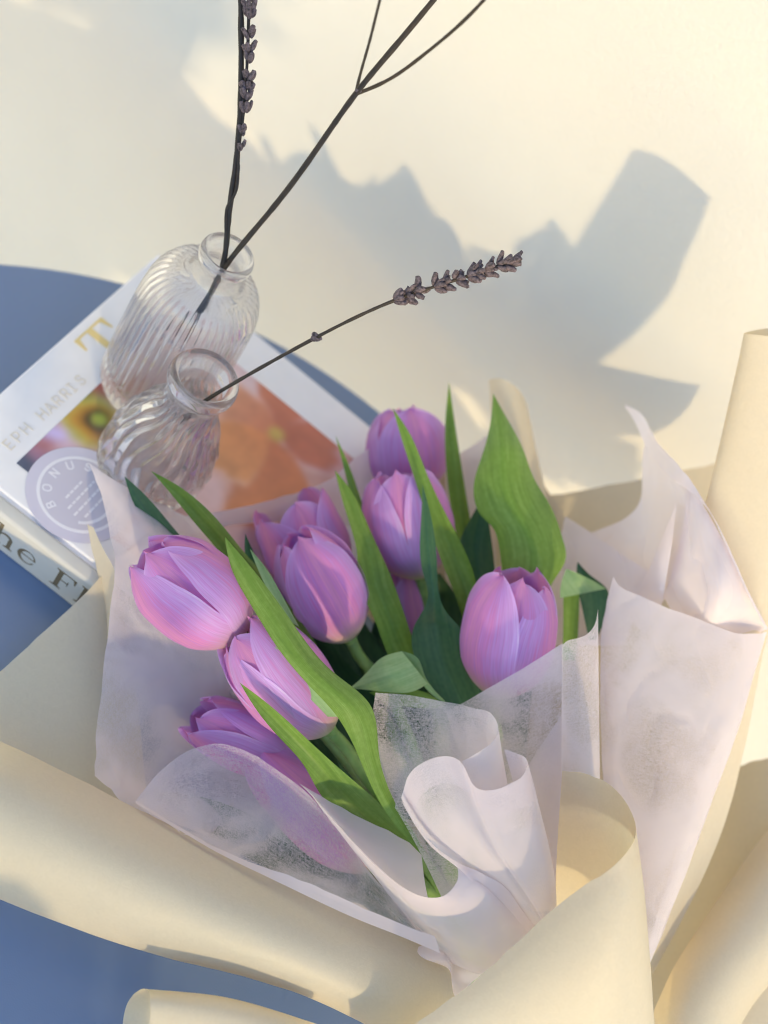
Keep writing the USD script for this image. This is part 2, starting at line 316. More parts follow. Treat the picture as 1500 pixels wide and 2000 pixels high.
# ------------------------------------------------------------------ lettering (high-contrast serif capitals, built from strokes)
def serif_letter(ch):
    """(shape, advance); capital height 1"""
    T, t, s = 0.15, 0.045, 0.045
    def serif(x, y, w, up):     # bracketed serif
        d = 0.09 if up else -0.09
        return Polygon([(x - w / 2, y), (x + w / 2, y), (x + w / 2, y + d * .4), (x + T / 2, y + d), (x - T / 2, y + d), (x - w / 2, y + d * .4)])
    if ch == 'T':
        g = [sbox(.36, 0, .36 + T, 1), serif(.435, 0, .42, True), sbox(.02, 1 - t, .85, 1),
             Polygon([(.02, 1), (.02, .72), (.055, .72), (.13, .94), (.2, .96), (.2, 1)]), Polygon([(.85, 1), (.85, .72), (.815, .72), (.74, .94), (.67, .96), (.67, 1)])]
        return unary_union(g), .92
    if ch == 'F':
        g = [sbox(.12, 0, .12 + T, 1), serif(.195, 0, .38, True), serif(.195, 1, .34, False), sbox(.12, 1 - t, .72, 1), sbox(.2, .5, .52, .5 + t),
             Polygon([(.72, 1), (.72, .72), (.685, .72), (.62, .94), (.54, .96), (.54, 1)]), sbox(.49, .40, .525, .65)]
        return unary_union(g), .80
    if ch == 'h':
        arch = Point(.42, .46).buffer(.235, 32).difference(Point(.39, .44).buffer(.165, 32))
        arch = arch.intersection(sbox(.2, .46, .8, .8))
        g = [sbox(.12, 0, .12 + .12, 1.06), serif(.18, 0, .32, True), Polygon([(.04, 1.06), (.04, 1.02), (.13, .98), (.24, 1.06)]), arch, sbox(.52, 0, .65, .47), serif(.585, 0, .32, True)]
        return unary_union(g), .80
    if ch == 'e':
        ring = affinity.scale(Point(.34, .34).buffer(.34, 48), .9, 1.0).difference(affinity.scale(Point(.37, .345).buffer(.30, 48), .72, .98))
        ring = ring.difference(Polygon([(.36, .36), (.36, .27), (.8, .16), (.8, .36)]))
        return unary_union([ring, sbox(.1, .36, .635, .36 + t)]), .74
    if ch == 'l':
        return unary_union([sbox(.12, 0, .24, 1.06), serif(.18, 0, .34, True), Polygon([(.04, 1.06), (.04, 1.02), (.13, .98), (.24, 1.06)])]), .40
    return Polygon(), .4
def serif_text(txt, h, gap=0.0, depth=0.0002):
    x, ms = 0.0, []
    for ch in txt:
        g, adv = serif_letter(ch)
        if not g.is_empty:
            g = affinity.affine_transform(g, [h, 0, 0, h, x * h, 0])
            ms.append(trimesh.util.concatenate([trimesh.creation.extrude_polygon(p, depth, engine='earcut') for p in getattr(g, 'geoms', [g])]))
        x += adv + gap
    return ms

# ------------------------------------------------------------------ book
PSI = math.radians(9.1); BH = 0.032; BW, BL = 0.1986, 0.205          # cover width (spine to fore edge), spine length
ex, ey = np.array([math.cos(PSI), math.sin(PSI), 0]), np.array([-math.sin(PSI), math.cos(PSI), 0])
corner = atz(310, 495, BH) - ey * BW; corner[2] = 0
bk = thing('book', 'thick white hardback flower book lying under the two glass vases', 'book', corner, PSI)
def on_cover(px, py):
    p = atz(px, py, BH) - corner; return p @ ex, p @ ey
obj('back_cover', rounded_box(0, .004, .0004, BL, BW, .0036, .0012), COVER, bk, smooth=40)
obj('page_block', slab(.004, BL - .004, .006, BW - .004, .0036, BH - .0034), PAGES, bk, smooth=False)
obj('front_cover', rounded_box(0, .0105, BH - .0034, BL, BW, BH, .0012), COVER, bk, smooth=40)
def spine_mesh():
    import manifold3d as m3
    a = rounded_box(0, -.0005, .0004, BL, .0085, BH, .0022)
    return a
obj('spine', spine_mesh(), SPINE, bk, smooth=40)
obj('cover_hinge', rounded_box(0.0005, .0075, BH - .0048, BL - .0005, .0115, BH - .0012, .0012), COVER, bk, smooth=40)
# cover picture: poppies, printed (colours laid on a fine grid)
u0c, v0c = on_cover(32, 905); u1c = BL - u0c; v1c = on_cover(560, 800)[1]
v0c = v0c; vtop = on_cover(492, 735)[1]; v1c = vtop
NU, NV = 170, 150
U, V = np.meshgrid(np.linspace(u0c, u1c, NU), np.linspace(v0c, v1c, NV))
pts = np.stack([U, V, np.full_like(U, BH + .0002)], -1)
col = np.ones((NV, NU, 3)) * np.array([0.62, 0.40, 0.40])
W3 = np.stack([U * 60, V * 60, U * 0], -1)
n1, n2 = meshkit.fbm(W3, 4, 3), meshkit.fbm(W3 * 2.3, 4, 9)
def blob(px, py, rpx, c, hard=2.0, sx=1.0, sy=1.0, rot=0.0, k=1.0):
    global col
    a, b = on_cover(px, py); r = rpx * 0.61 / FPX * 1.15
    dx, dy = U - a, V - b
    X, Y = dx * math.cos(rot) + dy * math.sin(rot), -dx * math.sin(rot) + dy * math.cos(rot)
    d = np.hypot(X / sx, Y / sy) / r + (n1 - .5) * .7
    w = np.clip((1 - d) * hard, 0, 1)[..., None] * k
    col = col * (1 - w) + np.array(c) * w
blob(60, 890, 75, (.30, .20, .36)); blob(40, 912, 42, (.07, .09, .16), 3); blob(95, 860, 60, (.42, .16, .18), 1.5)
blob(110, 845, 45, (.58, .48, .80), 1.6, 1.5, .6, .6); blob(150, 905, 60, (.68, .48, .56), 1.5); blob(120, 790, 60, (.62, .38, .40), 1.6)
blob(160, 770, 60, (.22, .20, .07), 1.6); blob(210, 745, 55, (.46, .12, .10), 1.5)
blob(190, 825, 62, (.50, .48, .10), 4); blob(190, 825, 50, (.55, .26, .04), 3); blob(192, 822, 33, (.05, .035, .02), 3); blob(196, 820, 17, (.50, .55, .08), 3)
def poppy_petal(px, py, rpx, ang, wide, c_in, c_out, rim, rimw=.16, k=1.0):
    """one printed petal: a fan from (px, py) towards ang (degrees, picture), streaked, with a paler crinkled rim"""
    global col
    a, b = on_cover(px, py); a2, b2 = on_cover(px + rpx * math.cos(math.radians(ang)), py + rpx * math.sin(math.radians(ang)))
    dx, dy = U - a, V - b; L_ = math.hypot(a2 - a, b2 - b); th = np.arctan2(dy, dx) - math.atan2(b2 - b, a2 - a); th = (th + np.pi) % (2 * np.pi) - np.pi
    rad = np.hypot(dx, dy) / L_
    wv = 1 + .07 * np.sin(th * 9 + px) + .04 * np.sin(th * 23) + .25 * (n1 - .5)
    e = rad / (wv * np.sqrt(np.clip(1 - (th / wide) ** 2, 0.0, 1)) + 1e-6)
    m = np.clip((1 - e) * 18, 0, 1) * (np.abs(th) < wide)
    st = .5 + .5 * np.sin(th * 60 + 6 * n2) * .35 + (n2 - .5) * .5
    g = np.clip(rad ** 1.3, 0, 1)[..., None]
    cc = (np.array(c_in) * (1 - g) + np.array(c_out) * g) * (.80 + .4 * st)[..., None]
    rr = (np.clip((e - (1 - rimw)) / rimw, 0, 1) ** 1.5)[..., None]
    cc = cc * (1 - rr) + np.array(rim) * rr
    col = col * (1 - m[..., None] * k) + cc * m[..., None] * k
blob(330, 900, 150, (.62, .36, .32), 1.4); blob(470, 770, 110, (.72, .56, .60), 1.5); blob(620, 880, 110, (.55, .30, .26), 1.4)
poppy_petal(545, 850, 150, -75, .95, (.42, .10, .05), (.60, .22, .11), (.80, .70, .78), .30)
poppy_petal(545, 850, 160, -150, .9, (.48, .14, .06), (.72, .36, .22), (.80, .64, .66), .25)
poppy_petal(545, 850, 150, 15, .95, (.40, .09, .04), (.54, .16, .09), (.78, .66, .76), .30)
poppy_petal(530, 850, 180, 105, 1.15, (.46, .12, .04), (.66, .24, .08), (.74, .36, .20), .12)
poppy_petal(530, 850, 170, 160, .8, (.58, .20, .06), (.76, .36, .13), (.80, .52, .42), .18)
blob(538, 848, 20, (.50, .36, .06), 2.5); blob(395, 960, 60, (.78, .56, .58), 2.0); blob(300, 860, 60, (.74, .50, .46), 1.6)
import scipy.ndimage as ndi
col = np.stack([ndi.gaussian_filter(col[..., k], 1.8) for k in range(3)], -1)
col *= (0.88 + 0.24 * n2)[..., None]
w_ = np.clip((U - on_cover(300, 850)[0]) / .03, 0, 1)[..., None] * .16
col = np.clip(col * (1 - w_) + np.array([.78, .34, .30]) * w_, 0.01, 0.9)
cp = obj('cover_photo', (pts.reshape(-1, 3), grid_faces(NV, NU)), print_look, bk, smooth=False, label='orange and pink poppy picture printed on the cover')
UsdGeom.PrimvarsAPI(UsdGeom.Mesh(cp)).CreatePrimvar('print_color', Sdf.ValueTypeNames.Color3fArray, 'vertex').Set(Vt.Vec3fArray.FromNumpy(col.reshape(-1, 3).astype(np.float32)))
def place2d(m, o, ang, z):          # lettering on the cover: o = (u, v), ang = reading direction
    m = m.copy(); c, s = math.cos(ang), math.sin(ang)
    m.apply_transform([[c, -s, 0, o[0]], [s, c, 0, o[1]], [0, 0, 1, z], [0, 0, 0, 1]]); return m
ta = on_cover(222, 690); tb_ = on_cover(182, 645)
hT = 0.030
o = on_cover(190, 706)
for m in serif_text('T', hT): obj('title_letter', place2d(m, (o[0] + hT * .45, o[1]), math.pi / 2, BH + .0001), GOLD, bk, smooth=False)
a0, a1 = on_cover(12, 868), on_cover(152, 742)
name_txt = 'EPH HARRIS'
step = (a1[1] - a0[1]) / 9.0
for k, ch in enumerate(name_txt):
    if ch == ' ': continue
    m = meshkit.text_mesh(ch, 0.0062, 0.0002)
    obj('author_letter', place2d(m, (a0[0] + (a1[0] - a0[0]) * k / 9 + .004, a0[1] + step * k - .002), math.pi / 2, BH + .0001), GOLD_PALE, bk, smooth=False)
# spine lettering: on the near face of the spine, reading along the spine
hS = 0.0175
s1 = (lambda p: p @ ex)(atz(106, 1143, .016) - corner)
ox = s1 - hS * 3.3
for m in serif_text('The Fl', hS, .05):
    m.apply_transform([[1, 0, 0, ox], [0, 0, -1, -.0004], [0, 1, 0, .0075], [0, 0, 0, 1]])
    obj('spine_letter', m, BRONZE, bk, smooth=False)
# round sticker
sc = np.array(on_cover(157, 966)); sr = 0.0275
def disc(r, z, r_in=0.0, ns=72, a0=0.0, a1=2 * math.pi):
    g = Point(0, 0).buffer(r, ns)
    if r_in: g = g.difference(Point(0, 0).buffer(r_in, ns))
    m = trimesh.creation.extrude_polygon(g, .0001, engine='earcut'); m.apply_translation([sc[0], sc[1], z]); return m
stk = obj('sticker', disc(sr, BH + .0003), STICK, bk, smooth=False, label='round lavender sticker with white BONUS lettering')
obj('sticker_ring', disc(sr * .80, BH + .00042, sr * .74), STICK_PR, stk, smooth=False)
obj('sticker_centre', disc(sr * .735, BH + .00042), STICK_IN, stk, smooth=False)
for k, ch in enumerate('BONUS'):
    th = math.pi / 2 + math.pi / 2 + math.radians(66 - 33 * k)
    m = meshkit.text_mesh(ch, .0046, .0001, bold=True); m.apply_translation([-m.bounds[1][0] / 2, 0, 0])
    rr = sr * .53
    m = place2d(m, (sc[0] + rr * math.cos(th), sc[1] + rr * math.sin(th)), th - math.pi / 2, BH + .00055)
    obj('sticker_letter', m, STICK_PR, stk, smooth=False)
for k, (w, off) in enumerate([(.014, -.004), (.022, .0005), (.024, .005), (.018, .0095)]):
    segs = []
    y = -w / 2
    while y < w / 2:
        l_ = .0022 + .002 * random.random(); segs.append(sbox(-.0006, y, .0006, min(y + l_, w / 2))); y += l_ + .0007
    m = trimesh.util.concatenate([trimesh.creation.extrude_polygon(s_, .0001, engine='earcut') for s_ in segs]); m.apply_translation([sc[0] + off, sc[1], BH + .00055])
    obj('sticker_text_line', m, STICK_PR, stk, smooth=False)
ar = [(.62 * sr * math.cos(a), .62 * sr * math.sin(a)) for a in np.linspace(-1.0, 1.0, 24)] + [(.56 * sr * math.cos(a), .56 * sr * math.sin(a)) for a in np.linspace(1.0, -1.0, 24)]
m = trimesh.creation.extrude_polygon(Polygon(ar), .0001, engine='earcut'); m.apply_translation([sc[0], sc[1], BH + .00055])
obj('sticker_text_line', m, STICK_PR, stk, smooth=False)

# ------------------------------------------------------------------ glass vases
def fine(prof, n=110):
    P = np.array(prof); d = np.r_[0, np.cumsum(np.linalg.norm(np.diff(P, axis=0), axis=1))]
    return np.c_[PchipInterpolator(d, P[:, 0])(np.linspace(0, d[-1], n)), PchipInterpolator(d, P[:, 1])(np.linspace(0, d[-1], n))]
zb_ = BH + .0008
p1 = atz(298, 756, BH)
v1 = thing('bud_vase', 'taller clear glass bottle vase with straight ribs holding two dried stems', 'vase', (p1[0], p1[1], zb_))
outer = [(.0002, 0), (.0265, 0), (.0297, .002), (.0306, .006), (.0308, .03), (.0302, .070), (.0290, .083), (.0250, .093), (.0175, .0985), (.0122, .1015), (.0112, .106), (.0112, .109), (.0126, .1115), (.0136, .1145), (.0132, .1175), (.0119, .119)]
inner = [(.0106, .1185), (.0097, .115), (.0092, .109), (.0098, .104), (.013, .0985), (.0215, .0920), (.0260, .082), (.0275, .070), (.0280, .03), (.0276, .0175), (.025, .0125), (.015, .0115), (.0002, .0112)]
def ribs1(k, r, z, th):
    w = np.clip((z - .001) / .004, 0, 1) * np.clip((.099 - z) / .006, 0, 1)
    if k >= KIN1: return np.ones_like(th)
    return 1 + w * .013 * (np.abs(np.cos(th * 22)) * 2 - 1.2)
po, pi_ = fine(outer, 90), fine(inner, 60); KIN1 = len(po)
obj('body', lathe(np.vstack([po, pi_]), 320, ribs1), GLASS, v1)
p2 = atz(288, 918, BH)
v2 = thing('bud_vase', 'shorter clear glass vase with swirled ribs holding one lavender stem', 'vase', (p2[0], p2[1], zb_))
outer = [(.0002, 0), (.024, 0), (.0272, .002), (.0283, .007), (.0287, .018), (.0274, .030), (.0244, .042), (.0203, .053), (.0165, .062), (.0141, .069), (.0133, .0745), (.0136, .079), (.0158, .0825), (.0174, .0865), (.0166, .0905), (.0150, .092)]
inner = [(.0135, .0913), (.0126, .088), (.0116, .082), (.0109, .076), (.0120, .069), (.0140, .061), (.0178, .052), (.0219, .041), (.0249, .030), (.0260, .018), (.0252, .012), (.021, .0085), (.012, .0078), (.0002, .0076)]
def ribs2(k, r, z, th):
    if k >= KIN2: return np.ones_like(th)
    w = np.clip((z - .002) / .006, 0, 1) * np.clip((.076 - z) / .010, 0, 1)
    a = th * 11 + 3.2 * math.sin(z * 46) + 0.5 * np.sin(3 * th + z * 160) + 0.25 * np.sin(7 * th - z * 210)
    return 1 + w * (.085 * (np.abs(np.cos(a)) - .6) + .016 * np.sin(5 * th + z * 330))
po, pi_ = fine(outer, 110), fine(inner, 60); KIN2 = len(po)
obj('body', lathe(np.vstack([po, pi_]), 300, ribs2), GLASS, v2)

# ------------------------------------------------------------------ dried lavender
def rot_to(axis):
    axis = axis / np.linalg.norm(axis); a = np.cross([0.3, 0.5, 0.8], axis); a /= np.linalg.norm(a); return np.c_[a, np.cross(axis, a), axis]
def floret_mesh(l=.0055, r=.0011, seed=0):
    rg = np.random.default_rng(seed)
    P = np.array([(0, 0), (.55, .08), (.95, .3), (1, .55), (.8, .78), (.62, .92), (.3, .96), (.0, .9)])
    ns = 8; V, F = lathe(np.c_[np.maximum(P[:, 0] * r, 1e-5), P[:, 1] * l], ns, lambda k, rr, z, th: 1 + .14 * np.cos(4 * th) + rg.normal(0, .05, ns) + (.35 * np.cos(3 * th + seed) if k >= 5 else 0))
    V[:, 0] += (V[:, 2] / l) ** 2 * r * .7
    return V, F
def floret(parent, base, direction, l, r, seed):
    V, F = floret_mesh(l, r, seed)
    obj('floret', (V @ rot_to(direction).T + base, F), FLORET, parent)
def whorl(parent, c, axis, n, l, r, spread, seed, phase=0.0, stem_r=.0007):
    rg = np.random.default_rng(seed); B = rot_to(axis); ax = axis / np.linalg.norm(axis)
    for k in range(n):
        a = phase + 2 * math.pi * k / n + rg.uniform(-.3, .3); out = B[:, 0] * math.cos(a) + B[:, 1] * math.sin(a)
        s = spread * rg.uniform(.6, 1.3); d = ax * math.cos(s) + out * math.sin(s)
        floret(parent, c + out * stem_r * .8 + ax * rg.uniform(-.0012, .0012), d, l * rg.uniform(.75, 1.15), r * rg.uniform(.8, 1.2), seed * 31 + k)
def polyline(pts, n=60): return spline([at(*p) for p in pts], n)
def stem_mesh(P, r, seed=0, rough=.12):
    n = len(P); k = 1 + rough * (meshkit.noise(np.c_[np.arange(n) * .6, np.zeros(n), np.full(n, seed)], seed) - .5) * 2
    return tube_pts(P, r * k, 9)

lv = thing('lavender_sprig', 'dried lavender sprig from the short vase reaching right over the tulips', 'dried lavender')
P = polyline([(345, 822, .560), (405, 780, .535), (480, 735, .527), (610, 663, .518), (765, 589, .509), (880, 550, .504), (1008, 508, .499)], 110)
obj('stem', stem_mesh(P, np.linspace(.00095, .0007, 110), 1), DRYSTEM_PALE, lv)
def tang(P, i): t = P[min(i + 1, len(P) - 1)] - P[max(i - 1, 0)]; return t / np.linalg.norm(t)
def nearest(P, px, py):
    d = (P - EYE); z = d @ fw; q = np.c_[750 + FPX * (d @ cx) / z, 1000 - FPX * (d @ cy) / z]; return int(np.argmin(np.hypot(q[:, 0] - px, q[:, 1] - py)))
for k, (x, y, n, s) in enumerate([(612, 662, 5, .55), (775, 586, 8, .45), (793, 580, 6, .8), (812, 572, 5, .9), (848, 561, 7, .8), (862, 555, 5, .75), (890, 546, 7, .75), (912, 539, 7, .6), (930, 533, 6, .75), (950, 526, 7, .7), (968, 521, 6, .7), (985, 514, 6, .6), (1000, 508, 4, .35)]):
    i = nearest(P, x, y); whorl(lv, P[i], tang(P, i), n, .0062 if k else .0036, .0013, s, 40 + k, k * .7)

lv2 = thing('lavender_sprig', 'upright dried lavender sprig in the tall vase with a budding spike', 'dried lavender')
P = polyline([(352, 655, .575), (400, 590, .555), (437, 510, .536), (446, 430, .530), (459, 330, .525), (468, 235, .521), (471, 110, .517), (470, 0, .513), (468, -70, .510)], 90)
obj('stem', stem_mesh(P, np.linspace(.0013, .0014, 90), 2), DRYSTEM, lv2)
P2 = polyline([(438, 505, .535), (441, 440, .529), (444, 405, .528), (458, 380, .526), (466, 300, .523), (473, 240, .521), (481, 150, .517), (485, 60, .514), (488, -70, .51)], 90)
obj('side_stem', stem_mesh(P2, .00075, 3), DRYSTEM, lv2)
for k, (x, y, n, s) in enumerate([(471, 292, 3, .4), (472, 262, 3, .3), (479, 220, 5, .35), (481, 195, 6, .5), (484, 175, 6, .6), (486, 155, 4, .7), (482, 120, 4, .3), (487, 98, 4, .6), (486, 70, 5, .6), (481, 40, 4, .4), (484, 20, 5, .5), (484, 2, 5, .5), (486, -25, 5, .6)]):
    i = nearest(P2, x, y); whorl(lv2, P2[i] + cx * .0008, tang(P2, i), n, .0058 if y < 240 else .004, .00125, s, 80 + k, k * .9)

lv3 = thing('branched_stem', 'branching dry brown stem leaning right out of the tall vase', 'dried stem')
P = polyline([(395, 610, .560), (420, 555, .546), (446, 512, .536), (560, 372, .530), (694, 184, .525), (770, 92, .522), (845, 2, .519), (900, -65, .517)], 110)
obj('stem', stem_mesh(P, np.linspace(.00135, .0014, 110), 4, .08), DRYSTEM_PALE, lv3)
b1 = polyline([(694, 184, .525), (705, 140, .535), (722, 80, .548), (742, 0, .562), (758, -60, .572)], 40); obj('branch', stem_mesh(b1, .00075, 5), DRYSTEM_PALE, lv3)
b2 = polyline([(697, 183, .525), (760, 155, .536), (830, 105, .548), (890, 55, .558), (945, 0, .567), (990, -55, .575)], 40); obj('branch', stem_mesh(b2, .0009, 6), DRYSTEM_PALE, lv3)
i0 = nearest(P, 694, 184); whorl(lv3, P[i0], tang(P, i0), 3, .0022, .0007, .5, 300)

# ------------------------------------------------------------------ tulips
sharp_ = bool
def petal_mesh(Lh, Rm, th0, half, tip_open, tip_sharp, inner, seed):
    rg = np.random.default_rng(seed); nu, nv = 40, 25
    v = np.linspace(-1, 1, nv)
    u = .5 - .5 * np.cos(np.pi * np.linspace(0, 1, nu)); u = .35 * np.linspace(0, 1, nu) + .65 * u
    rp = PchipInterpolator([0, .05, .15, .30, .48, .70, .88, 1.0], [.10, .38, .68, .92, 1.0, .95, .80 + .42 * (tip_open - .6), tip_open])
    Ug, Vg = np.meshgrid(u, v, indexing='ij')
    r = Rm * rp(Ug) * (0.93 if inner else 1.0)
    wp = (.55 + .45 * np.clip(Ug / .22, 0, 1) ** .6) * np.maximum(1 - np.clip((Ug - .42) / .58, 0, 1) ** 2.5, 1e-4) ** (.75 if sharp_(tip_sharp) else .56)
    w = half * wp / np.maximum(rp(Ug), .62) ** .6
    th = th0 + Vg * w
    p0, p1, p2 = rg.uniform(0, 6, 3)
    r = r * (1 - .030 * np.exp(-(Vg / .09) ** 2) * np.clip(Ug * 2, 0, 1) + (.055 if not inner else .02) * np.abs(Vg) ** 3 * np.clip((Ug - .25) * 2, 0, 1))
    r = r + Rm * .10 * np.clip(Ug - .5, 0, 1) * np.sin(Vg * 2.4 + p0) + Rm * .02 * np.clip(Ug - .3, 0, 1) * np.sin(Vg * 5 + Ug * 5 + p1)
    z = Lh * (Ug * (1.0 if not inner else 1.02) +   .012 * Ug ** 6 * np.exp(-(Vg / .25) ** 2)) + Lh * .018 * Ug ** 3 * np.sin(Vg * 3 + p2)
    V = np.stack([r * np.cos(th), r * np.sin(th), z], -1)
    return (V.reshape(-1, 3), grid_faces(nu, nv)), np.c_[(Vg.ravel() * .5 + .5), Ug.ravel()]
def tulip(label, base, tip, rpx, spin, tip_open=.55, half=1.12, stem=None, seed=0, sharp=False):
    B, T = at(*base), at(*tip); Lh = np.linalg.norm(T - B); ax = (T - B) / Lh
    Rm = rpx * base[2] / FPX
    t = thing('tulip', label, 'tulip', group='lilac tulips in the bouquet')
    side = (EYE - B); side -= ax * (side @ ax); side /= np.linalg.norm(side)          # spin 0 faces the viewer
    M = np.c_[side, np.cross(ax, side), ax]
    for k in range(6):
        inner = k >= 3
        rg = np.random.default_rng(seed * 10 + k)
        th = math.radians(spin) + (k % 3) * 2 * math.pi / 3 + (math.pi / 3 if inner else 0) + rg.uniform(-.08, .08)
        (V, F), uv = petal_mesh(Lh * rg.uniform(.96, 1.03), Rm * rg.uniform(.97, 1.03), th, half * rg.uniform(.95, 1.05) * (.95 if inner else 1), tip_open * rg.uniform(.88, 1.15), sharp, inner, seed * 10 + k)
        obj('petal', (V @ M.T + B, F), PETAL, t, True, uv)
    obj('receptacle', (lambda V, F: (V @ M.T + B, F))(*lathe([(.0002, -.0035), (.0026, -.003), (.0036, 0), (.0040, .002), (.0002, .004)], 16)), STEM, t)
    if stem:
        P = spline([B - ax * .001, B - ax * .012] + [at(*p) for p in stem], 40)
        obj('stem', tube_pts(P, np.linspace(.0031, .0034, 40), 12), STEM, t)
    return t
def leaf(parent, left, right, mat, fold=.004, curl=0.0, label=None, nu=70, nv=13, seed=0):
    Lp, Rp = spline([at(*p) for p in left], nu), spline([at(*p) for p in right], nu)
    q = np.linspace(0, 1, nv); G = Lp[:, None] * (1 - q)[None, :, None] + Rp[:, None] * q[None, :, None]
    width = np.linalg.norm(Rp - Lp, axis=1)
    view = G - EYE; view /= np.linalg.norm(view, axis=2, keepdims=True)
    bow = (1 - (2 * q - 1) ** 2)
    crease = np.exp(-((q - .5) / .09) ** 2) * .18
    amt = fold * np.minimum(width / .02, 1.0)
    G = G + view * (amt[:, None] * (bow + crease)[None])[..., None]
    nz = meshkit.fbm(G.reshape(-1, 3) * 60 + seed, 3, seed).reshape(nu, nv) - .5
    G = G + view * (nz * .0016 * np.minimum(width / .02, 1.0)[:, None])[..., None]
    ln = np.r_[0, np.cumsum(np.linalg.norm(np.diff((Lp + Rp) / 2, axis=0), axis=1))]
    uv = np.stack([(q - .5)[None] * np.maximum(width, .006)[:, None], ln[:, None] + 0 * q[None]], -1).reshape(-1, 2)
    return obj('leaf', (G.reshape(-1, 3), grid_faces(nu, nv)), mat, parent, True, uv, label=label)

BIND = [(900, 1800, .53), (960, 1960, .535)]
T1 = tulip('large lilac tulip at the left of the bouquet, lying over the tissue', (474, 1243, .537), (285, 1083, .516), 95, 62, .40, 1.12, [(520, 1290, .552), (640, 1440, .56)] + BIND, 1)
T2 = tulip('lilac tulip in the middle with its pale green stem showing beneath', (685, 1250, .585), (572, 1048, .572), 82, 14, .40, 1.12, [(725, 1308, .59), (790, 1420, .58)] + BIND, 2)
T3 = tulip('open violet tulip tucked behind the middle tulip', (640, 1150, .615), (560, 985, .605), 86, 75, .80, .95, [(690, 1250, .62)] + BIND, 3)
T4 = tulip('topmost pink lilac tulip against the back of the bouquet', (805, 970, .655), (786, 800, .648), 80, 18, .40, 1.12, [(830, 1100, .65)] + BIND, 4)
T5 = tulip('second tulip from the top, with its inner petals parted', (822, 1130, .612), (775, 925, .602), 88, 55, .50, 1.05, [(850, 1250, .61)] + BIND, 5)
T6 = tulip('upright lilac tulip on the right rising behind sheer tissue', (972, 1362, .572), (1017, 1126, .560), 93, 70, .48, 1.1, [(970, 1430, .575)] + BIND, 6)
T7 = tulip('front lilac tulip crossed by the long green leaf', (645, 1428, .540), (462, 1230, .525), 90, 48, .42, 1.12, [(705, 1505, .537), (768, 1590, .537), (830, 1690, .545)] + BIND[1:], 7)
T8 = tulip('half hidden tulip low on the left with one petal pointing left', (580, 1490, .560), (380, 1398, .542), 66, 62, .62, 1.0, [(650, 1560, .56)] + BIND, 8)
T9 = tulip('dark magenta tulip mostly hidden behind the lower tissue sheet', (735, 1695, .556), (502, 1474, .548), 74, 20, .5, 1.15, [(790, 1760, .55)] + BIND, 9)
T10 = tulip('small violet tulip glimpsed between two leaves in the middle', (812, 1262, .628), (788, 1118, .62), 50, 10, .5, 1.1, [(840, 1350, .62)] + BIND, 10)

# leaves: left edge, right edge (tip first)
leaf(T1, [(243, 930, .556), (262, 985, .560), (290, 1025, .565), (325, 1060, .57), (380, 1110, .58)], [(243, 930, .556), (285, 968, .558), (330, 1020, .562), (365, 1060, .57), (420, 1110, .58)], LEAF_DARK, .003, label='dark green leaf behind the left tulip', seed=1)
leaf(T1, [(295, 920, .548), (330, 960, .552), (375, 1015, .556), (430, 1080, .560), (490, 1160, .565), (560, 1260, .57)], [(295, 920, .548), (350, 950, .550), (420, 1010, .552), (470, 1070, .556), (540, 1150, .562), (620, 1260, .57)], LEAF, .005, seed=2)
leaf(T7, [(439, 1048, .518), (452, 1110, .517), (495, 1190, .514), (540, 1262, .509), (600, 1335, .506), (655, 1395, .507), (695, 1465, .509), (735, 1555, .512), (790, 1635, .513), (852, 1696, .513)],
     [(439, 1048, .518), (488, 1105, .517), (560, 1200, .514), (650, 1312, .511), (725, 1380, .511), (740, 1470, .512), (768, 1560, .514), (808, 1630, .514), (852, 1696, .513)], LEAF, -.004, label='long broad green leaf lying across the front tulip', seed=3)
leaf(T7, [(538, 1262, .511), (545, 1300, .514), (590, 1350, .515), (640, 1400, .516)], [(538, 1262, .511), (575, 1300, .513), (625, 1350, .514), (665, 1400, .516)], LEAF_PALE, .001, label='yellow green turned edge of a leaf', seed=4)
leaf(T7, [(468, 1333, .503), (500, 1385, .503), (545, 1440, .505), (590, 1490, .510), (625, 1550, .520), (700, 1625, .532), (790, 1690, .538)], [(468, 1333, .503), (520, 1372, .503), (580, 1425, .505), (645, 1485, .510), (720, 1550, .520), (780, 1610, .530), (845, 1690, .537)], LEAF, .006, label='narrow leaf in front of the lowest tulips', seed=5)
leaf(T2, [(655, 850, .602), (668, 900, .602), (680, 950, .603), (700, 1030, .604), (740, 1120, .607)], [(655, 850, .602), (680, 905, .602), (705, 975, .603), (735, 1050, .604), (780, 1120, .607)], LEAF, .003, seed=6)
leaf(T2, [(654, 918, .590), (668, 975, .586), (688, 1040, .582), (698, 1095, .578), (697, 1135, .576), (722, 1190, .575), (750, 1260, .577), (770, 1310, .58)], [(654, 918, .590), (690, 965, .587), (725, 1040, .583), (757, 1110, .579), (780, 1170, .577), (800, 1230, .577), (815, 1275, .578), (830, 1320, .58)], LEAF, .004, label='leaf with a kinked edge beside the middle tulip', seed=7)
leaf(T5, [(767, 797, .59), (785, 860, .588), (808, 930, .585), (830, 1000, .583), (860, 1090, .583), (895, 1180, .585), (920, 1280, .587)], [(767, 797, .59), (802, 850, .588), (840, 940, .585), (885, 1030, .583), (925, 1120, .583), (935, 1180, .585), (945, 1280, .587)], LEAF, .004, label='long leaf slanting in front of the upper tulips', seed=8)
leaf(T5, [(825, 944, .571), (822, 1020, .569), (824, 1110, .567), (835, 1170, .567), (808, 1225, .570), (806, 1270, .572), (830, 1330, .572), (870, 1400, .57)], [(825, 944, .571), (842, 1010, .569), (853, 1090, .567), (868, 1190, .566), (905, 1235, .566), (917, 1280, .566), (932, 1340, .566), (950, 1400, .566)], LEAF_DARK, .007, label='deep green leaf narrowing to a spike in the centre', seed=9)
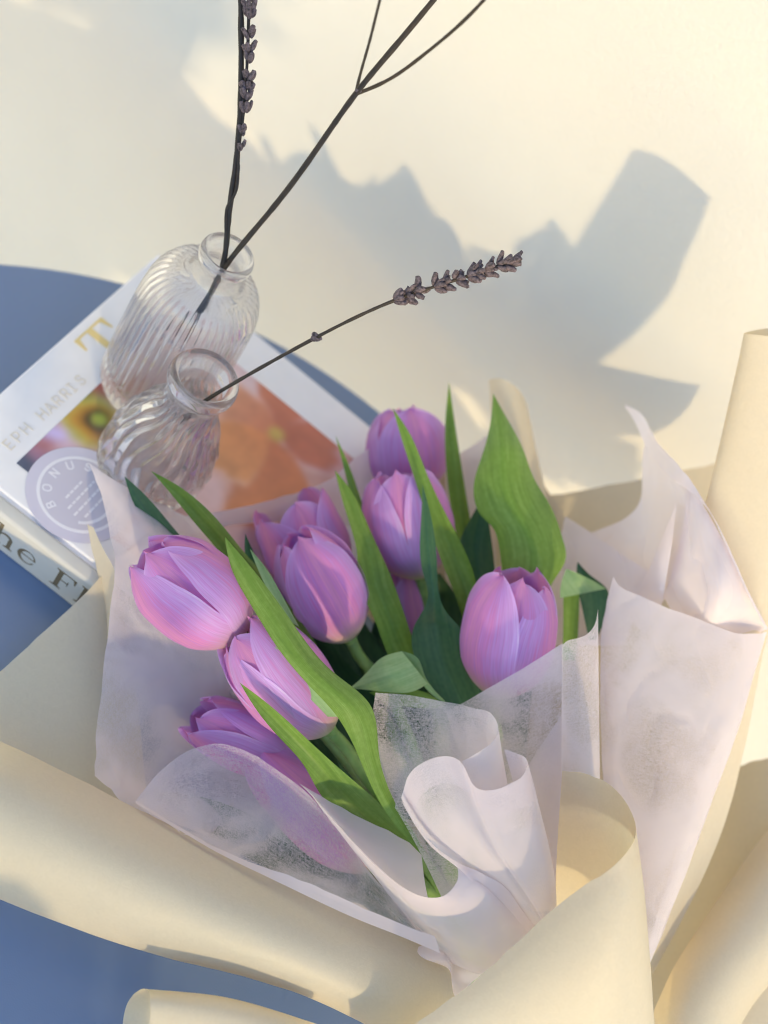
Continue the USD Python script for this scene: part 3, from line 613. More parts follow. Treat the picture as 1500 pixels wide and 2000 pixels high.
leaf(T4, [(877, 745, .632), (869, 840, .629), (872, 920, .626), (882, 1000, .624), (900, 1080, .62)], [(877, 745, .632), (889, 830, .629), (903, 920, .626), (917, 1005, .624), (930, 1080, .62)], LEAF, .004, label='thin upright leaf left of the broad leaf', seed=10)
leaf(T6, [(963, 768, .605), (957, 830, .602), (938, 900, .598), (925, 950, .595), (938, 1005, .592), (962, 1030, .590), (978, 1090, .588), (985, 1150, .587), (990, 1230, .586)], [(963, 768, .605), (992, 820, .601), (1022, 878, .598), (1042, 932, .596), (1076, 990, .593), (1100, 1055, .590), (1105, 1092, .589), (1078, 1140, .588), (1050, 1230, .587)], LEAF, -.008, label='broadest leaf, standing tall behind the right tulip', seed=11)
leaf(T6, [(948, 960, .612), (915, 1020, .61), (898, 1060, .608), (905, 1130, .605), (925, 1200, .60)], [(948, 960, .612), (955, 1020, .61), (962, 1070, .608), (968, 1130, .605), (975, 1200, .60)], LEAF_DARK, .005, seed=12)
leaf(T6, [(1128, 1097, .60), (1126, 1130, .598), (1135, 1180, .596), (1150, 1250, .594)], [(1128, 1097, .60), (1155, 1125, .598), (1186, 1152, .596), (1165, 1250, .594)], LEAF_DARK, .003, label='small dark leaf at the right of the bouquet', seed=13)
leaf(T6, [(1105, 1112, .592), (1095, 1145, .588), (1094, 1168, .586)], [(1110, 1112, .592), (1150, 1130, .588), (1184, 1150, .589)], LEAF_PALE, .004, label='pale turned over leaf tip beside the right tulip', seed=14)
leaf(T6, [(1100, 1160, .592), (1100, 1220, .591), (1098, 1290, .59)], [(1132, 1158, .592), (1130, 1220, .591), (1125, 1290, .59)], LEAF, .002, seed=15)
leaf(T2, [(686, 1342, .556), (715, 1315, .552), (745, 1285, .550), (785, 1272, .552)], [(690, 1345, .553), (740, 1350, .545), (800, 1352, .545), (835, 1335, .552)], LEAF_PALE, -.006, label='pale green leaf curling over in the middle', seed=16)
leaf(T2, [(785, 1272, .552), (815, 1285, .55), (830, 1320, .552), (868, 1368, .556)], [(800, 1300, .553), (815, 1318, .553), (832, 1345, .554), (870, 1374, .557)], LEAF_PALE, .001, seed=17)
leaf(T2, [(720, 1352, .554), (760, 1372, .552), (810, 1382, .552), (860, 1384, .552)], [(745, 1350, .552), (790, 1346, .556), (830, 1352, .558), (870, 1378, .556)], LEAF, .001, label='brighter underside of the curling leaf', seed=18)
leaf(T7, [(479, 1042, .56), (478, 1075, .562), (488, 1130, .566), (500, 1200, .57)], [(479, 1042, .56), (494, 1075, .562), (520, 1130, .566), (550, 1200, .57)], LEAF_DARK, .002, seed=19)
leaf(T7, [(488, 1072, .535), (505, 1115, .533), (530, 1165, .53), (560, 1210, .528)], [(488, 1072, .535), (520, 1110, .533), (552, 1165, .53), (585, 1225, .528)], LEAF_PALE, .002, label='thin pale leaf edge behind the long leaf', seed=20)
leaf(T3, [(592, 1008, .60), (592, 1030, .601), (605, 1060, .603), (630, 1100, .61)], [(592, 1008, .60), (625, 1022, .601), (655, 1045, .603), (680, 1100, .61)], LEAF_DARK, .002, seed=21)
# added dark leaves that stand for the shade inside the bunch
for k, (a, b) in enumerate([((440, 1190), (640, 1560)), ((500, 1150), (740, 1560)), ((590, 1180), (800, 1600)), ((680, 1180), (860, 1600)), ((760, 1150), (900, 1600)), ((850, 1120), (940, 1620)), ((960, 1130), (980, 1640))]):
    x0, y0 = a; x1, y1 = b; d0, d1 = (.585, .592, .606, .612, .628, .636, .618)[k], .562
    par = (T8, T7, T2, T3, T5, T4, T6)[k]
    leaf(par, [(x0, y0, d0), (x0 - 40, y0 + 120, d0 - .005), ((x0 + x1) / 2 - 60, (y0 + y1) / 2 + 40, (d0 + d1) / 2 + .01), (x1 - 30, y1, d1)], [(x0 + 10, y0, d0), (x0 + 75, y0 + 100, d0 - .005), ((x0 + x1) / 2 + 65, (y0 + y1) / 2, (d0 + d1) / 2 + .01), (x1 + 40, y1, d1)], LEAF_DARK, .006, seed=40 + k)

# ------------------------------------------------------------------ wrapping: cream paper
leaf(T9, [(430, 1480, .575), (420, 1560, .568), (520, 1660, .562), (700, 1790, .555), (860, 1850, .545)], [(430, 1480, .575), (560, 1520, .578), (660, 1590, .572), (790, 1690, .562), (880, 1790, .55)], LEAF_DARK, .006, seed=60)  # added dark leaf, stands for the shade behind the sheer tissue
leaf(T8, [(300, 1560, .548), (420, 1640, .545), (560, 1715, .543), (720, 1790, .540), (850, 1850, .535)], [(300, 1540, .55), (440, 1570, .555), (580, 1640, .556), (740, 1730, .553), (870, 1820, .545)], LEAF_DARK, .004, seed=61)  # second dark leaf added for the shade showing through the tissue
GP, GT = 'cream wrapping papers round the bouquet', 'pale pink tissue sheets round the tulips'
w1 = thing('wrapping_paper', 'flat cream paper sheet over the book corner at the far left', 'wrapping paper', group=GP)
sheet('panel', [[(-70, 1375, .524), (0, 1312, .535), (95, 1226, .545), (172, 1152, .550), (212, 1108, .556)], [(-70, 1440, .512), (20, 1400, .526), (120, 1350, .538), (200, 1290, .55), (250, 1240, .565)], [(-70, 1520, .505), (20, 1520, .510), (120, 1590, .518), (215, 1620, .528), (290, 1600, .54)]], PAPER, w1, wob=.001, seed=1)
sheet('folded_edge', [[(170, 1024, .557), (180, 1075, .556), (193, 1125, .555), (205, 1190, .556), (205, 1260, .555)], [(182, 1030, .555), (205, 1078, .552), (225, 1120, .549), (224, 1190, .55), (216, 1260, .552)]], PAPER, w1, 30, 8, seed=2)
sheet('wrapping_paper', [
    [(-70, 1412, .492), (0, 1447, .492), (130, 1511, .493), (265, 1577, .495), (420, 1652, .498), (620, 1748, .502), (820, 1838, .507), (910, 1885, .512)],
    [(-70, 1470, .470), (0, 1505, .470), (130, 1572, .471), (265, 1640, .474), (430, 1722, .478), (630, 1815, .484), (800, 1890, .492), (890, 1935, .500)],
    [(-70, 1600, .4545), (0, 1635, .455), (130, 1692, .457), (275, 1755, .461), (450, 1822, .467), (650, 1905, .475), (800, 1970, .485), (880, 2010, .495)],
    [(-70, 1700, .462), (0, 1730, .463), (145, 1788, .465), (310, 1846, .469), (480, 1890, .474), (640, 1950, .480), (760, 2008, .486), (850, 2060, .495)],
    [(-70, 1728, .472), (0, 1757, .473), (150, 1815, .475), (330, 1871, .479), (480, 1907, .483), (630, 1962, .488), (745, 2018, .493), (830, 2070, .500)],
    [(-70, 1715, .486), (0, 1742, .487), (150, 1800, .489), (330, 1855, .493), (480, 1895, .497), (630, 1950, .502), (745, 2005, .507), (830, 2055, .512)]], PAPER, nu=90, nv=60, seed=3, wob=.0015,
    label='big rolled cream paper sweeping from the left edge under the tissue', cat='wrapping paper', group=GP)
sheet('wrapping_paper', [
    [(284, 2060, .462), (293, 1985, .453), (292, 1950, .455), (287, 1934, .461), (276, 1932, .466), (262, 1941, .471), (250, 1960, .475), (241, 1995, .477), (238, 2050, .474)],
    [(420, 2110, .463), (440, 2025, .455), (445, 1980, .457), (445, 1953, .463), (436, 1950, .470), (425, 1957, .475), (415, 1976, .479), (405, 2010, .482), (400, 2060, .48)],
    [(600, 2200, .468), (615, 2100, .461), (622, 2045, .464), (622, 2004, .472), (615, 2002, .479), (605, 2008, .484), (595, 2025, .488), (585, 2060, .49), (580, 2110, .488)]], PAPER, nu=70, nv=40, seed=4, wob=.0006,
    label='small open paper tube at the bottom left edge', cat='wrapping paper', group=GP)
sheet('wrapping_paper', [
    [(700, 2075, .462), (815, 1998, .463), (940, 1905, .463), (1085, 1772, .459), (1160, 1718, .454), (1212, 1680, .453), (1238, 1643, .462), (1241, 1605, .478), (1222, 1565, .492), (1182, 1528, .502), (1140, 1511, .508), (1098, 1505, .512)],
    [(710, 2130, .460), (825, 2060, .459), (955, 1985, .457), (1095, 1885, .451), (1175, 1830, .448), (1228, 1790, .450), (1254, 1765, .461), (1256, 1735, .478), (1234, 1700, .495), (1190, 1675, .507), (1145, 1665, .513), (1088, 1660, .516)],
    [(720, 2260, .464), (840, 2230, .465), (970, 2180, .465), (1110, 2110, .462), (1195, 2080, .460), (1250, 2060, .463), (1275, 2040, .470), (1276, 2000, .484), (1245, 1930, .502), (1200, 1880, .512), (1150, 1860, .517), (1086, 1850, .519)]], PAPER, nu=110, nv=50, seed=5, wob=.0009, lip=.14,
    label='front cream paper cone folded open at the lower right', cat='wrapping paper', group=GP)
sheet('wrapping_paper', [
    [(1545, 640, .575), (1540, 800, .585), (1520, 1000, .594), (1440, 1300, .602), (1380, 1500, .605), (1320, 1700, .59), (1260, 1880, .56)],
    [(1500, 641, .574), (1478, 780, .581), (1450, 950, .588), (1400, 1200, .597), (1340, 1480, .602), (1290, 1700, .58), (1245, 1880, .555)],
    [(1455, 650, .561), (1426, 780, .567), (1397, 905, .572), (1371, 1012, .577), (1330, 1200, .584), (1285, 1500, .590), (1235, 1860, .555)],
    [(1478, 654, .549), (1465, 800, .554), (1456, 950, .559), (1440, 1150, .566), (1380, 1450, .572), (1340, 1650, .562), (1262, 1870, .545)],
    [(1535, 664, .546), (1535, 820, .551), (1520, 1020, .557), (1480, 1220, .565), (1430, 1420, .573), (1370, 1650, .564), (1270, 1880, .547)],
    [(1600, 690, .560), (1590, 880, .566), (1548, 1100, .573), (1500, 1245, .578), (1462, 1425, .582), (1400, 1650, .572), (1274, 1904, .552)]], PAPER, nu=80, nv=60, seed=6, wob=.0008,
    label='tall cream paper roll standing along the right edge', cat='wrapping paper', group=GP)
sheet('wrapping_paper', [
    [(1428, 1502, .650), (1455, 1492, .645), (1490, 1483, .64), (1560, 1478, .632)], [(1395, 1640, .628), (1450, 1640, .618), (1490, 1630, .612), (1570, 1620, .60)],
    [(1290, 1800, .605), (1400, 1790, .597), (1460, 1770, .59), (1570, 1750, .578)], [(1190, 1980, .575), (1330, 1980, .57), (1400, 1960, .565), (1540, 1950, .568)], [(1180, 2180, .55), (1330, 2180, .548), (1450, 2180, .55), (1620, 2180, .555)]], PAPER_SHADE, nu=40, nv=40, seed=7,
    label='shaded brown cream paper inside the lower right roll', cat='wrapping paper', group=GP)
sheet('wrapping_paper', [
    [(1560, 1560, .612), (1500, 1622, .600), (1440, 1703, .586), (1375, 1797, .568), (1308, 1902, .553), (1258, 2030, .538)],
    [(1600, 1590, .595), (1530, 1660, .582), (1470, 1740, .567), (1410, 1830, .55), (1335, 1945, .535), (1290, 2050, .524)],
    [(1640, 1680, .580), (1570, 1760, .568), (1510, 1835, .555), (1455, 1905, .542), (1395, 2000, .529), (1360, 2080, .52)],
    [(1650, 1800, .592), (1570, 1860, .582), (1505, 1922, .571), (1470, 1965, .562), (1440, 2020, .553), (1420, 2080, .545)],
    [(1640, 1800, .61), (1560, 1860, .60), (1495, 1915, .59), (1460, 1955, .58), (1430, 2010, .57), (1410, 2070, .56)]], PAPER, nu=60, nv=44, seed=8,
    label='cream paper roll across the bottom right corner', cat='wrapping paper', group=GP)
sheet('wrapping_paper', [[(955, 742, .668), (962, 850, .655), (968, 1010, .64), (970, 1150, .63)], [(985, 741, .657), (1002, 850, .645), (1015, 1000, .634), (1020, 1150, .625)], [(1012, 760, .657), (1035, 860, .648), (1050, 1000, .638), (1055, 1150, .63)], [(1028, 788, .668), (1048, 880, .66), (1072, 1000, .65), (1080, 1150, .64)]], PAPER, nu=40, nv=30, seed=9,
    label='curled cream paper edge peeping behind the broadest leaf', cat='wrapping paper', group=GP)
sheet('wrapping_paper', [[(1040, 974, .69), (1085, 966, .69), (1250, 936, .69), (1385, 909, .685), (1450, 896, .68)], [(1040, 1040, .69), (1085, 1040, .69), (1250, 1030, .69), (1385, 1010, .685), (1450, 1000, .68)], [(950, 1250, .69), (1060, 1250, .685), (1250, 1250, .68), (1385, 1250, .67), (1440, 1250, .66)], [(1000, 1500, .61), (1080, 1500, .605), (1200, 1500, .60), (1300, 1500, .60), (1370, 1500, .605)], [(1130, 1780, .56), (1150, 1780, .56), (1200, 1780, .555), (1240, 1780, .555), (1270, 1780, .555)]], PAPER_SHADE, nu=40, nv=30, seed=10,
    label='back cream paper sheet with a straight edge along the wall side', cat='wrapping paper', group=GP)  # lower rows lie out of view, shaped to block sun under the bouquet
# lining behind the flowers that closes the back of the wrap
sheet('wrapping_paper', [[(330, 1060, .60), (480, 1010, .628), (640, 960, .648), (720, 905, .665), (860, 900, .675), (1000, 900, .675), (1100, 1000, .67)], [(380, 1250, .618), (520, 1200, .645), (660, 1150, .66), (760, 1120, .672), (880, 1120, .672), (1000, 1120, .668), (1120, 1150, .655)], [(480, 1450, .602), (600, 1420, .625), (720, 1400, .635), (800, 1380, .64), (900, 1380, .64), (1000, 1380, .635), (1130, 1380, .62)], [(760, 1750, .56), (800, 1750, .565), (850, 1750, .57), (900, 1750, .57), (950, 1750, .57), (1000, 1750, .567), (1080, 1750, .56)]], PAPER_SHADE, nu=60, nv=50, seed=11,
    label='inner back sheet of cream paper behind the tulip heads', cat='wrapping paper', group=GP)

# ------------------------------------------------------------------ wrapping: tissue
sheet('tissue_sheet', [
    [(172, 903, .552), (197, 965, .555), (214, 1040, .555), (224, 1105, .547), (216, 1180, .542), (203, 1300, .535), (189, 1420, .527), (184, 1515, .513)],
    [(235, 945, .560), (275, 1010, .560), (305, 1085, .556), (312, 1160, .553), (305, 1260, .551), (285, 1380, .540), (250, 1480, .532), (222, 1552, .508)],
    [(345, 1003, .583), (410, 1050, .593), (450, 1120, .585), (460, 1200, .574), (455, 1290, .566), (420, 1400, .562), (360, 1500, .556), (275, 1585, .512)],
    [(440, 1060, .605), (500, 1120, .602), (530, 1180, .598), (540, 1260, .592), (530, 1350, .588), (560, 1450, .588), (540, 1560, .58), (430, 1640, .555)]], TISSUE_MID, crease=.0009, seed=21, nu=70, nv=50,
    label='left tissue sheet spread behind the leftmost tulip', cat='tissue sheet', group=GT)
sheet('tissue_sheet', [
    [(330, 1012, .582), (420, 1000, .60), (500, 984, .612), (580, 962, .622), (648, 934, .628), (690, 897, .634), (730, 872, .642)],
    [(370, 1080, .595), (450, 1080, .612), (520, 1080, .626), (590, 1070, .636), (660, 1050, .643), (720, 1010, .65), (780, 980, .657)],
    [(430, 1200, .618), (500, 1200, .635), (560, 1200, .648), (630, 1200, .658), (690, 1180, .664), (760, 1160, .668), (840, 1150, .67)]], TISSUE, seed=22,
    label='back tissue sheet edging the poppy picture', cat='tissue sheet', group=GT)
sheet('tissue_sheet', [[(870, 905, .668), (900, 884, .667), (930, 866, .666), (965, 846, .664), (1010, 850, .66)], [(870, 1000, .655), (900, 990, .654), (930, 985, .653), (965, 980, .652), (1010, 980, .65)], [(870, 1150, .64), (900, 1150, .64), (930, 1150, .64), (965, 1150, .64), (1010, 1150, .64)]], TISSUE, seed=23, nu=30, nv=24,
    label='grey shaded tissue scrap between the thin leaf and the broad leaf', cat='tissue sheet', group=GT)
q3 = thing('tissue_sheet', 'sheer tissue at the lower left with violet showing through', 'tissue sheet', group=GT)
sheet('panel', [
    [(264, 1563, .500), (300, 1520, .508), (335, 1488, .515), (385, 1461, .520), (432, 1454, .522), (480, 1468, .522), (530, 1500, .521), (590, 1540, .519), (640, 1595, .517), (700, 1675, .513), (770, 1762, .506), (836, 1846, .499)],
    [(266, 1566, .500), (312, 1545, .508), (360, 1530, .516), (410, 1522, .523), (455, 1522, .528), (500, 1535, .530), (545, 1565, .530), (595, 1605, .529), (645, 1655, .526), (705, 1720, .520), (770, 1785, .509), (832, 1846, .498)],
    [(267, 1567, .498), (315, 1580, .503), (360, 1588, .508), (410, 1597, .514), (455, 1608, .519), (505, 1628, .521), (550, 1655, .521), (600, 1685, .519), (650, 1715, .515), (705, 1752, .508), (770, 1800, .501), (828, 1845, .496)],
    [(266, 1568, .495), (318, 1602, .494), (370, 1632, .494), (420, 1657, .4935), (465, 1678, .4935), (515, 1700, .493), (560, 1716, .493), (610, 1738, .4925), (655, 1757, .4925), (705, 1780, .493), (770, 1815, .493), (824, 1843, .494)]], TISSUE_SHEER, q3, crease=.0006, seed=24, nu=80, nv=44, wob=.0009)
sheet('hem', [[(264, 1563, .494), (345, 1612, .4925), (430, 1659, .492), (508, 1690, .4915), (585, 1718, .491), (680, 1760, .491), (775, 1802, .4915), (850, 1830, .4905)], [(266, 1568, .492), (345, 1618, .490), (430, 1668, .489), (508, 1706, .488), (585, 1743, .488), (690, 1792, .488), (780, 1828, .489), (860, 1862, .489)]], TISSUE, q3, 60, 8, seed=25, wob=.0005)
sheet('flap', [[(583, 1529, .519), (640, 1563, .521), (700, 1594, .522), (760, 1624, .522), (822, 1656, .520)], [(600, 1545, .517), (660, 1604, .517), (720, 1650, .516), (780, 1688, .513), (828, 1710, .510)], [(618, 1560, .515), (682, 1638, .507), (752, 1708, .498), (800, 1742, .492), (836, 1754, .490)]], TISSUE, q3, seed=26, nu=40, nv=24, wob=.0006)
q6 = thing('tissue_sheet', 'curved front tissue fold with a rolled lip in the bottom centre', 'tissue sheet', group=GT)
sheet('fold', [
    [(603, 1546, .514), (645, 1595, .508), (682, 1636, .502), (750, 1705, .492), (800, 1741, .485), (836, 1753, .481), (868, 1749, .480), (889, 1730, .482), (896, 1704, .486), (888, 1680, .490)],
    [(650, 1610, .513), (705, 1672, .505), (750, 1720, .497), (805, 1772, .487), (850, 1797, .480), (890, 1803, .476), (925, 1796, .4745), (947, 1776, .476), (953, 1745, .481), (940, 1716, .486)],
    [(725, 1706, .510), (775, 1765, .501), (815, 1803, .493), (860, 1835, .484), (905, 1850, .478), (945, 1853, .474), (980, 1845, .473), (1002, 1825, .475), (1008, 1792, .480), (998, 1766, .484)],
    [(838, 1848, .497), (865, 1870, .489), (900, 1890, .483), (945, 1905, .478), (985, 1905, .474), (1020, 1900, .472), (1050, 1885, .472), (1066, 1860, .475), (1066, 1825, .480), (1056, 1805, .484)]], TISSUE, q6, sh=Q5S, lip=.2, crease=.00015, seed=27, nu=80, nv=44, wob=.0006)
sheet('turned_edge', [[(784, 1561, .500), (836, 1640, .494), (893, 1683, .489), (979, 1727, .484), (1027, 1790, .481), (1056, 1818, .480)], [(788, 1572, .496), (845, 1656, .489), (898, 1698, .485), (955, 1762, .480), (1022, 1827, .477), (1046, 1842, .476)]], TISSUE, q6, 50, 8, sh=Q5S, seed=28, wob=.0004)
sheet('tissue_sheet', [
    [(784, 1560, .503), (793, 1525, .499), (810, 1501, .496), (843, 1482, .494), (875, 1476, .493), (898, 1486, .493), (914, 1513, .490), (928, 1536, .488), (950, 1545, .486), (980, 1538, .486), (1013, 1522, .488), (1031, 1493, .496), (1018, 1475, .505), (985, 1463, .508)],
    [(838, 1643, .498), (845, 1612, .493), (860, 1590, .489), (888, 1580, .486), (912, 1588, .485), (932, 1604, .485), (950, 1625, .484), (964, 1640, .482), (984, 1645, .480), (1010, 1638, .480), (1040, 1622, .482), (1058, 1595, .490), (1045, 1575, .501), (1012, 1562, .507)],
    [(950, 1745, .492), (953, 1725, .488), (962, 1710, .485), (978, 1704, .482), (992, 1708, .481), (1005, 1716, .481), (1016, 1727, .480), (1026, 1736, .478), (1040, 1738, .477), (1058, 1732, .477), (1073, 1715, .479), (1080, 1690, .487), (1068, 1670, .496), (1042, 1660, .503)],
    [(1046, 1835, .484), (1048, 1825, .482), (1052, 1818, .480), (1058, 1815, .479), (1063, 1815, .478), (1068, 1817, .478), (1072, 1820, .478), (1075, 1824, .477), (1079, 1824, .477), (1083, 1818, .477), (1086, 1800, .479), (1088, 1780, .486), (1082, 1760, .494), (1066, 1750, .50)]], TISSUE_MID, sh=Q5S, lip=.16, crease=.00015, seed=29, nu=110, nv=44, wob=.0004,
    label='double curled tissue roll standing in the front centre', cat='tissue sheet', group=GT)
sheet('tissue_sheet', [
    [(734, 1354, .524), (780, 1357, .528), (840, 1365, .530), (905, 1378, .528), (940, 1386, .523), (962, 1399, .516), (971, 1422, .509), (963, 1446, .503), (942, 1465, .499), (903, 1487, .497)],
    [(729, 1490, .519), (772, 1490, .522), (828, 1496, .523), (890, 1506, .522), (935, 1512, .519), (970, 1521, .514), (991, 1540, .507), (986, 1562, .502), (966, 1582, .499), (930, 1604, .4975)],
    [(788, 1605, .511), (820, 1605, .513), (860, 1610, .514), (905, 1615, .513), (945, 1620, .511), (980, 1628, .507), (1000, 1640, .503), (996, 1655, .500), (980, 1668, .498), (950, 1680, .497)],
    [(880, 1790, .501), (898, 1790, .503), (922, 1790, .504), (955, 1790, .503), (982, 1792, .501), (1005, 1796, .500), (1015, 1802, .499), (1012, 1810, .498), (1000, 1815, .498), (978, 1820, .498)]], TISSUE_SHEER, crease=.0003, seed=30, nu=90, nv=44, wob=.0006,
    label='sheer tissue with a square corner over the curling leaf', cat='tissue sheet', group=GT)
q7 = thing('tissue_sheet', 'sheer tissue strip with a vertical fold before the right tulip', 'tissue sheet', group=GT)
sheet('panel', [[(870, 1388, .542), (915, 1366, .541), (970, 1334, .540), (1035, 1296, .538), (1099, 1257, .536)], [(900, 1470, .540), (945, 1455, .540), (1000, 1435, .539), (1050, 1412, .538), (1099, 1390, .536)], [(970, 1600, .538), (1000, 1590, .538), (1035, 1580, .538), (1070, 1570, .537), (1099, 1560, .535)], [(1040, 1780, .53), (1055, 1780, .53), (1070, 1780, .53), (1085, 1780, .53), (1099, 1780, .53)]], TISSUE_SHEER, q7, seed=31, wob=.0006)
sheet('inner_layer', [[(1098, 1394, .5385), (1065, 1442, .540), (1030, 1498, .541)], [(1098, 1480, .538), (1075, 1530, .540), (1050, 1580, .541)], [(1098, 1700, .532), (1088, 1720, .533), (1078, 1740, .534)]], TISSUE, q7, 24, 24, seed=32, wob=.0004)
sheet('folded_strip', [[(1098, 1262, .535), (1110, 1251, .5325), (1130, 1246, .531), (1150, 1236, .531), (1163, 1215, .533), (1168, 1188, .536)], [(1097, 1395, .535), (1110, 1393, .532), (1130, 1390, .5305), (1150, 1386, .531), (1163, 1382, .533), (1170, 1375, .536)], [(1097, 1530, .533), (1110, 1530, .530), (1130, 1530, .529), (1150, 1530, .529), (1163, 1530, .531), (1172, 1530, .534)], [(1100, 1720, .525), (1112, 1720, .523), (1130, 1720, .522), (1150, 1720, .522), (1165, 1720, .524), (1176, 1720, .527)]], TISSUE_MID, q7, seed=33, nu=36, wob=.0004)
sheet('tissue_sheet', [
    [(1199, 1124, .572), (1212, 1148, .568), (1240, 1160, .566), (1300, 1185, .563), (1380, 1216, .565), (1445, 1238, .570), (1497, 1234, .581)],
    [(1173, 1240, .569), (1190, 1256, .563), (1225, 1272, .558), (1285, 1300, .556), (1360, 1325, .558), (1420, 1340, .563), (1468, 1333, .575)],
    [(1171, 1375, .562), (1190, 1380, .556), (1225, 1388, .551), (1285, 1402, .549), (1350, 1415, .551), (1405, 1420, .557), (1445, 1415, .569)],
    [(1176, 1520, .554), (1195, 1525, .548), (1225, 1530, .544), (1275, 1538, .542), (1325, 1545, .544), (1370, 1545, .550), (1402, 1535, .561)],
    [(1185, 1700, .544), (1203, 1700, .539), (1225, 1700, .535), (1262, 1702, .533), (1296, 1704, .535), (1325, 1702, .541), (1345, 1692, .551)],
    [(1205, 1900, .534), (1218, 1900, .530), (1232, 1900, .527), (1248, 1897, .525), (1262, 1890, .527), (1272, 1878, .532), (1278, 1862, .540)]], TISSUE_MID, sh=Q8S, crease=.0005, seed=34, nu=70, nv=60, wob=.0009,
    label='large pink tissue sheet on the right with a straight top edge', cat='tissue sheet', group=GT)
sheet('tissue_sheet', [[(1497, 1234, .565), (1468, 1333, .560), (1445, 1415, .556), (1402, 1535, .551), (1345, 1692, .546), (1278, 1862, .538)], [(1440, 1240, .60), (1415, 1333, .592), (1395, 1415, .585), (1355, 1535, .575), (1310, 1692, .562), (1262, 1862, .546)], [(1340, 1250, .66), (1330, 1333, .645), (1315, 1415, .63), (1290, 1535, .605), (1262, 1692, .58), (1240, 1862, .552)]], TISSUE, seed=44, nu=40, nv=24,
    label='tissue turned back behind the large right sheet', cat='tissue sheet', group=GT)  # hidden tissue closing the gap so the wall stays in shadow
q9 = thing('tissue_sheet', 'rear right tissue folded into steep pleats below the wall', 'tissue sheet', group=GT)
sheet('rolled_edge', [[(1221, 790, .652), (1243, 800, .650), (1280, 857, .648), (1331, 915, .643), (1372, 974, .634), (1408, 1036, .625), (1463, 1157, .608), (1500, 1226, .596)], [(1221, 796, .654), (1233, 812, .652), (1256, 860, .648), (1290, 913, .642), (1338, 953, .635), (1374, 984, .630), (1408, 1042, .621), (1462, 1164, .604), (1498, 1232, .592)]], TISSUE, q9, 60, 10, sh=Q9S, seed=35, wob=.0004)
sheet('pleat', [[(1256, 861, .652), (1290, 913, .647), (1338, 953, .640), (1374, 984, .635)], [(1254, 915, .658), (1280, 960, .654), (1318, 1000, .647), (1350, 1040, .640)], [(1246, 985, .656), (1265, 1030, .652), (1295, 1080, .645), (1320, 1120, .632)], [(1180, 1030, .652), (1215, 1085, .648), (1250, 1135, .638), (1290, 1185, .620)], [(1100, 1060, .65), (1140, 1120, .645), (1200, 1180, .635), (1260, 1240, .615)]], TISSUE, q9, crease=.0006, sh=Q9S, seed=36, nu=40, wob=.0007)
sheet('pleat', [[(1104, 1007, .638), (1160, 1045, .634), (1220, 1085, .629), (1270, 1119, .622)], [(1082, 1100, .628), (1130, 1118, .624), (1200, 1140, .618), (1252, 1162, .61)], [(1060, 1260, .60), (1100, 1260, .60), (1160, 1260, .60), (1220, 1260, .595)]], TISSUE, q9, crease=.0006, sh=Q9S, seed=37, nu=40, wob=.0007)
sheet('pleat', [[(1322, 974, .630), (1314, 1050, .620), (1303, 1120, .611), (1290, 1190, .60)], [(1319, 985, .632), (1290, 1060, .628), (1264, 1120, .620), (1236, 1168, .610)]], TISSUE, q9, 40, 14, sh=Q9S, seed=38, wob=.0005)
sheet('pleat', [[(1334, 925, .642), (1372, 978, .634), (1408, 1040, .625), (1440, 1102, .616), (1465, 1160, .608), (1499, 1228, .597)], [(1335, 1010, .638), (1360, 1050, .628), (1385, 1105, .617), (1407, 1155, .607), (1435, 1205, .598), (1472, 1245, .591)], [(1296, 1165, .607), (1310, 1190, .601), (1335, 1215, .596), (1365, 1235, .591), (1405, 1255, .586), (1462, 1270, .583)]], TISSUE, q9, crease=.0006, sh=Q9S, seed=39, nu=50, wob=.0006)
sheet('tissue_sheet', [[(813, 1850, .492), (838, 1845, .490), (868, 1854, .489), (905, 1874, .489), (948, 1892, .487)], [(818, 1864, .487), (845, 1866, .484), (872, 1866, .485), (888, 1892, .486), (935, 1908, .485)], [(830, 1873, .486), (852, 1877, .483), (876, 1880, .483), (884, 1910, .482), (915, 1925, .482)], [(850, 1880, .488), (862, 1885, .487), (878, 1896, .485), (888, 1945, .481), (905, 1950, .481)]], TISSUE, sh=Q5S, seed=40, nu=40, nv=26, wob=.0004,
    label='crumpled tissue end tucked under the front fold', cat='tissue sheet', group=GT)

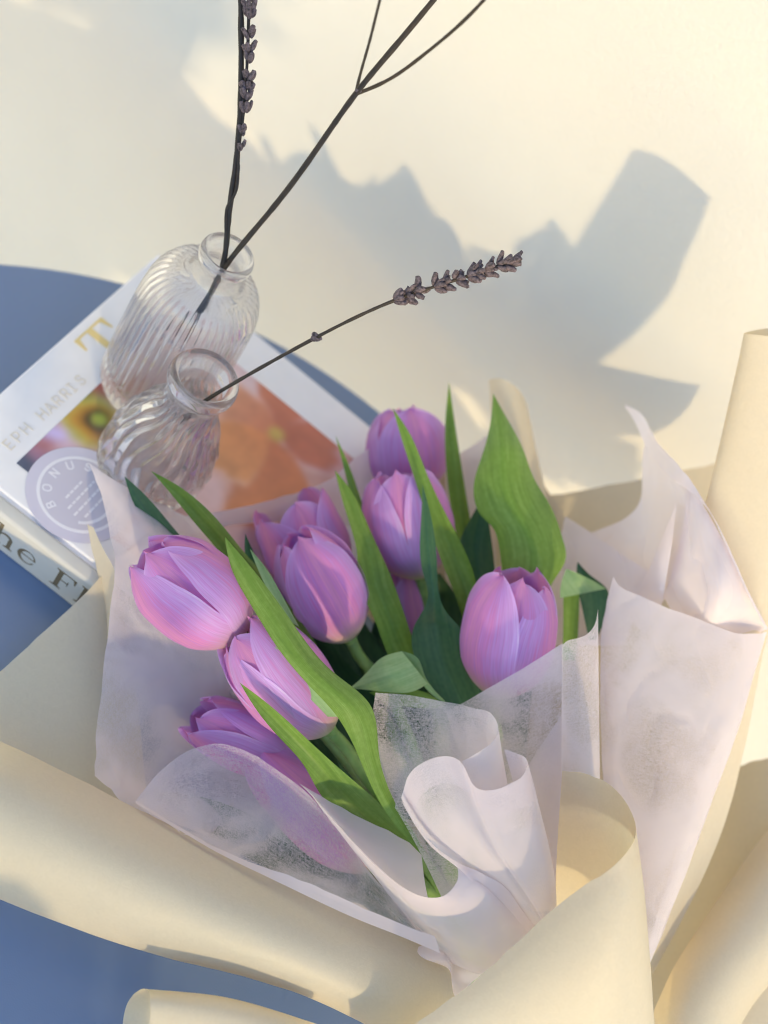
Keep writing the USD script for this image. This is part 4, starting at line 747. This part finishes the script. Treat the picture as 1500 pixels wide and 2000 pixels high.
# ------------------------------------------------------------------ unseen shade caster shaped as a bush, placed to darken the left of the wall
pt = thing('potted_bush', 'unseen shade caster shaped as a leafy potted bush, placed to darken the left of the wall', 'unseen shade caster', (.335, -.29, -.7195))
obj('pot', lathe([(.0002, 0), (.10, 0), (.104, .004), (.135, .20), (.142, .202), (.142, .235), (.13, .235), (.126, .20), (.0002, .195)], 48), plain('terracotta', (.45, .22, .13), .8, .1, 80), pt, smooth=40)
def leaves_mesh(n, seed):
    rg = np.random.default_rng(seed); V, F = [], []
    while len(V) < 5 * n:
        c = np.array([rg.uniform(.20, .515), rg.uniform(-.40, -.18), rg.uniform(-.06, .56)])      # low ball and slanted crown, cut so the shade misses the left paper roll
        up = c[2] > .264 + .42 * (c[0] - .35) and ((c[0] - .36) / .155) ** 2 + ((c[1] + .29) / .11) ** 2 + ((c[2] - .40) / .17) ** 2 < 1
        low = c[2] < .165 and ((c[0] - .36) / .15) ** 2 + ((c[1] + .29) / .10) ** 2 + ((c[2] - .05) / .16) ** 2 < 1
        if not (up or low): continue
        c = c - np.array([.335, -.29, -.7195]); d = rg.normal(size=3); d /= np.linalg.norm(d)
        ax = d * .6 + rg.normal(size=3) * .5 + [0, 0, .2]; ax /= np.linalg.norm(ax); sd = np.cross(ax, rg.normal(size=3)); sd /= np.linalg.norm(sd); nn = np.cross(ax, sd)
        l, w = rg.uniform(.025, .042), rg.uniform(.011, .018); b = len(V)
        V += [c, c + ax * l * .4 + sd * w + nn * .002, c + ax * l, c + ax * l * .4 - sd * w + nn * .002, c + ax * l * .45 - nn * .002]
        F += [[b, b + 1, b + 4], [b + 1, b + 2, b + 4], [b + 2, b + 3, b + 4], [b + 3, b, b + 4]]
    return np.array(V), np.array(F)
obj('foliage', leaves_mesh(2600, 5), LEAF_DARK, pt, smooth=False, kind='stuff')
obj('trunk', tube_pts(spline([(0, 0, .195), (.01, .004, .4), (-.005, .0, .62), (0, .01, 1.15)], 14), np.linspace(.010, .005, 14), 10), plain('bark', (.12, .08, .05), .8, .2, 100), pt)
